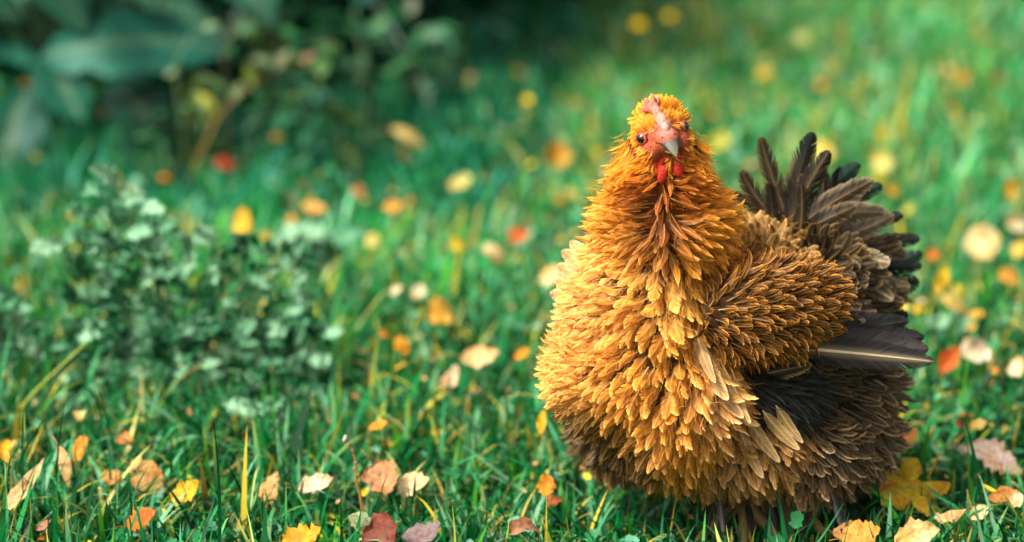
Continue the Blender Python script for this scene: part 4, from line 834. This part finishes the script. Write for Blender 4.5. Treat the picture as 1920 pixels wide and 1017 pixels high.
# ---- broad-leaved plant, top left
bl = link('broad_leaved_plant', None); base = G(170, 250, 0); bl.location = base; tag(bl, 'large dark broad leaved plant filling the upper left corner', 'plant')
def bleaf(x0, y0, x1, y1, wpx, Y0, Y1, c, upv, curl=.5, fold=.15, seed=0, kind='ovate', par=None, bs=None):
    par = par or bl; bs = bs or base
    p0 = P(x0, y0, Y0) - bs; p1 = P(x1, y1, Y1) - bs; L = (p1 - p0).length; ps = pxsize(p0 + bs)
    fw = p1 - p0; u_ = Vector(upv)
    leaf_obj('leaf', par, L * 1.05, wpx * ps, kind, frame(p0, fw, u_), c, fold=fold, curl=curl, crinkle=.07, seed=seed, nv=13)
    root = Vector((random.uniform(-.05, .05), random.uniform(0, .1), 0)); stem_obj(par, [root, (root + p0) / 2 + Vector((0, .03, .05)), p0], .003, (.05, .12, .05))
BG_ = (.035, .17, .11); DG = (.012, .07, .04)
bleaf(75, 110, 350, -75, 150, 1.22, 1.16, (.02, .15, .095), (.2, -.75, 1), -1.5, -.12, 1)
bleaf(330, 30, 180, 160, 130, 1.38, 1.33, (.03, .15, .10), (.3, -1, .5), -.5, .1, 2)
bleaf(-70, 90, 75, 85, 70, 1.3, 1.3, (.03, .22, .14), (0, -.5, 1), -.6, .1, 3)
bleaf(110, 95, 150, 215, 120, 1.22, 1.17, (.008, .11, .06), (0, -1, .2), -.4, .35, 4)
bleaf(215, 95, 170, 200, 60, 1.3, 1.27, (.025, .16, .03), (.4, -1, .2), -.4, .3, 5)
bleaf(60, 160, 10, 330, 110, 1.25, 1.15, (.006, .07, .045), (0, -1, .3), -.3, .2, 6)
bleaf(200, 150, 320, 260, 110, 1.4, 1.3, (.006, .07, .04), (0, -1, .4), -.5, .2, 7)
bleaf(120, 220, 60, 330, 90, 1.35, 1.2, (.01, .08, .04), (0, -1, .4), -.5, .2, 8)
bleaf(220, 230, 260, 320, 80, 1.35, 1.2, (.01, .08, .04), (0, -1, .4), -.5, .2, 9)
bleaf(-60, 20, 60, 10, 80, 1.4, 1.4, (.01, .08, .04), (0, -.5, 1), -.5, .2, 10)
bleaf(250, 10, 420, 20, 70, 1.5, 1.45, (.05, .17, .10), (0, -.4, 1), -.8, .2, 11)
bleaf(420, 160, 370, 250, 60, 1.5, 1.45, (.02, .14, .08), (0, -1, .2), -.5, .2, 12)
g_ = random.Random(12)
for i in range(26):   # unseen leaves added above the frame to keep the corner in shade
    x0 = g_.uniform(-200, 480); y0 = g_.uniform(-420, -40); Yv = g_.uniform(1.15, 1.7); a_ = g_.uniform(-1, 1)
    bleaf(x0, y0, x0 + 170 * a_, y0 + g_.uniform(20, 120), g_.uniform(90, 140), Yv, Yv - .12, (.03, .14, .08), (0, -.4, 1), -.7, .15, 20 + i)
# ---- dense dark shrub behind
def shrub(label, base, boxes, n, lsz, cols_, seed, name='shrub'):
    g = random.Random(seed); s_ = link(name, None); s_.location = base; tag(s_, label, 'shrub')
    V, F = leaf_grid(1, .5, 'ovate', .25, .5, nu=2, nv=7, seed=seed); Ms, cs = [], []
    for i in range(n):
        b = g.choices(boxes, weights=[q[6] for q in boxes])[0]
        while True:
            u = [g.uniform(-1, 1) for _ in range(3)]
            if sum(q * q for q in u) < 1: break
        p = Vector((b[0] + u[0] * b[3], b[1] + u[1] * b[4], max(b[2] + u[2] * b[5], .02))) - base
        Ms.append(frame(p, (g.uniform(-1, 1), g.uniform(-1, .4), g.uniform(-1, .5)), (g.uniform(-.5, .5), g.uniform(-.8, .3), 1), lsz * g.uniform(.6, 1.4))); c = g.choice(cols_); f = g.uniform(.6, 1.3); cs.append([q * f for q in c])
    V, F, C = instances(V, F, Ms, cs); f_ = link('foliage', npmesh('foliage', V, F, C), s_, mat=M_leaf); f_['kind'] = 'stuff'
    for i in range(9):
        b = boxes[i % len(boxes)]; tp = Vector((b[0] + g.uniform(-.6, .6) * b[3], b[1] + g.uniform(-.5, .5) * b[4], b[2] + b[5] * .7)) - base; r_ = Vector((tp.x * .4, tp.y * .4, 0)); stem_obj(s_, [r_, (r_ + tp) / 2 + Vector((g.uniform(-.04, .04), 0, 0)), tp], .006, (.08, .06, .04), 'branch')
    return s_
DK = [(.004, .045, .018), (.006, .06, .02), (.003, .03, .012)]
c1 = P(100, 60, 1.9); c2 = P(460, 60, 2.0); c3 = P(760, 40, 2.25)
shrub('dense dark shrub behind the broad leaved plant', Vector((c1.x, 1.9, 0)), [(c1.x - .15, 1.9, .45, .50, .34, .65, 4), (c1.x + .1, 1.75, .7, .4, .4, .2, 2), (c1.x - .1, 1.72, .12, .35, .15, .14, 1)], 13000, .05, DK, 1)  # tall top and forward overhang are out of view, added to block light
shrub('dark green shrub behind the arching stems', Vector((c2.x, 2.0, 0)), [(c2.x, 2.05, .40, .36, .34, .52, 4), (c2.x + .05, 1.75, .62, .25, .3, .12, 1), (c2.x + .02, 1.72, .10, .26, .22, .14, 1)], 8000, .045, DK + [(.015, .12, .035), (.03, .14, .08)], 2)  # raised overhang box is unseen, put in to darken the undergrowth below
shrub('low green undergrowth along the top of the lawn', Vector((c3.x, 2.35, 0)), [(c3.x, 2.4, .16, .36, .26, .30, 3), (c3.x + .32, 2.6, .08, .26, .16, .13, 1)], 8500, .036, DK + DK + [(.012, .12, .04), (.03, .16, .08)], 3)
# ---- weedy tall herbs between shrub and lawn
def herb(label, px, py, hpx, n, c, lp, seed, lean=0.):
    g = random.Random(seed); b0 = G(px, py, 0); h_ = link('tall_weed', None); h_.location = b0; tag(h_, label, 'plant'); ps = pxsize(b0)
    top = Vector((lean * hpx * ps, g.uniform(-.02, .02), hpx * ps)); st = [Vector((0, 0, 0)), top * .5 + Vector((g.uniform(-.01, .01), 0, 0)), top]; stem_obj(h_, st, .0022, (c[0] * 1.3, c[1], c[2]))
    sp_ = smooth_path(st, 30)
    for i in range(n):
        q = Vector(sp_[int(4 + 25 * i / n)]); a_ = g.uniform(0, 6.28); L = lp * ps * g.uniform(.6, 1.3)
        leaf_obj('leaf', h_, L, L * .38, 'ovate', frame(q, (math.cos(a_), math.sin(a_), g.uniform(-.3, .7)), (0, -.2, 1)), [v * g.uniform(.7, 1.3) for v in c], fold=.25, curl=-.8, nu=2, nv=7, seed=seed + i)
words = [('leaning with dark leaves', (.004, .06, .02)), ('with mid green leaves', (.008, .12, .035)), ('with bluish leaves', (.01, .10, .055)), ('with light olive leaves', (.08, .15, .03))]
HB = [(470, 330, 210, 'just right of the dark red leaf'), (530, 300, 240, 'right of the reddish arching stem'), (590, 340, 200, 'in the dark patch above the tan orange leaf'), (650, 330, 260, 'left of the straw coloured leaf'), (700, 300, 250, 'rising behind the straw coloured leaf'),
 (770, 220, 170, 'in front of the undergrowth'), (840, 200, 150, 'at the right end of the undergrowth'), (340, 320, 190, 'at the foot of the broad leaved plant'), (290, 330, 120, 'under the broad leaved plant'), (610, 250, 230, 'near the top under the dark shrub'), (900, 150, 110, 'on the lawn edge left of the yellow flower'), (500, 230, 200, 'in deep shade under the dark shrub')]
for i, (px, py, hp, where) in enumerate(HB):
    wd, c = words[i % 4]; herb('tall weed %s %s' % (wd, where), px, py, hp, 22, c, 62, 60 + i, lean=random.uniform(-.3, .3))
# ---- arching stems in front of the dark corner
def arch(label, pts_, Yv, r_, c, leaves, seed, name='arching_stem'):
    b0 = G(*pts_[0], 0); Yb = b0.y; a_ = link(name, None); a_.location = b0; tag(a_, label, 'stem'); L_pts = [Vector((0, 0, 0))] + [P(x, y, Yb + Yv * (i + 1) / len(pts_)) - b0 for i, (x, y) in enumerate(pts_[1:])]
    stem_obj(a_, L_pts, r_, c); g = random.Random(seed)
    for (x, y, lp, hd, cc) in leaves:
        q = P(x, y, Yb + Yv * .6) - b0; L = lp * pxsize(q + b0); leaf_obj('leaf', a_, L, L * .45, 'ovate', frame(q, (math.cos(R(hd)), -.3, math.sin(R(hd))), (0, -1, .5)), cc, nu=3, nv=9, curl=-.5, seed=seed)
        seed += 1
OL = (.42, .36, .05); LG = (.22, .32, .14)
arch('reddish yellow stem arching up right from the lawn into the shade', [(352, 345), (385, 270), (420, 205), (490, 150), (575, 105)], .05, .0016, (.30, .17, .04), [(440, 190, 40, 70, LG), (470, 165, 46, 95, (.3, .38, .06)), (520, 130, 44, 60, (.45, .42, .22)), (560, 112, 36, 20, (.25, .12, .06)), (400, 240, 50, 110, OL), (510, 120, 40, 160, (.34, .42, .2)), (405, 205, 44, 130, (.6, .5, .03))], 1)
arch('pale stem arching over from the shade beside the broad leaved plant', [(350, 330), (338, 200), (330, 120), (370, 60), (420, 40)], .03, .0015, (.14, .22, .10), [(335, 130, 30, 200, LG), (380, 55, 34, 20, LG)], 2)
arch('thin brown green stem curving down from the top edge', [(430, 300), (425, 180), (420, 90), (450, 50), (500, -10)], .05, .0024, (.20, .16, .09), [(425, 110, 40, 60, (.03, .18, .06)), (440, 60, 46, 30, (.05, .22, .08)), (425, 140, 34, 250, LG)], 3)
arch('grey stem slanting down from the top into the undergrowth', [(815, 230), (790, 150), (755, 85), (722, 35), (690, -20)], .1, .0024, (.16, .22, .17), [(820, 100, 60, -60, (.20, .38, .20)), (780, 60, 60, 10, (.14, .30, .16)), (765, 30, 40, 80, (.4, .42, .28))], 4)
arch('leafy stem with pale green tips hanging left of the undergrowth', [(680, 270), (685, 180), (680, 110), (672, 60), (665, 20)], .1, .0026, (.14, .26, .10), [(682, 90, 60, -85, LG), (684, 130, 50, 270, (.30, .36, .18)), (690, 60, 50, 40, (.1, .3, .1))], 5)
print('done')
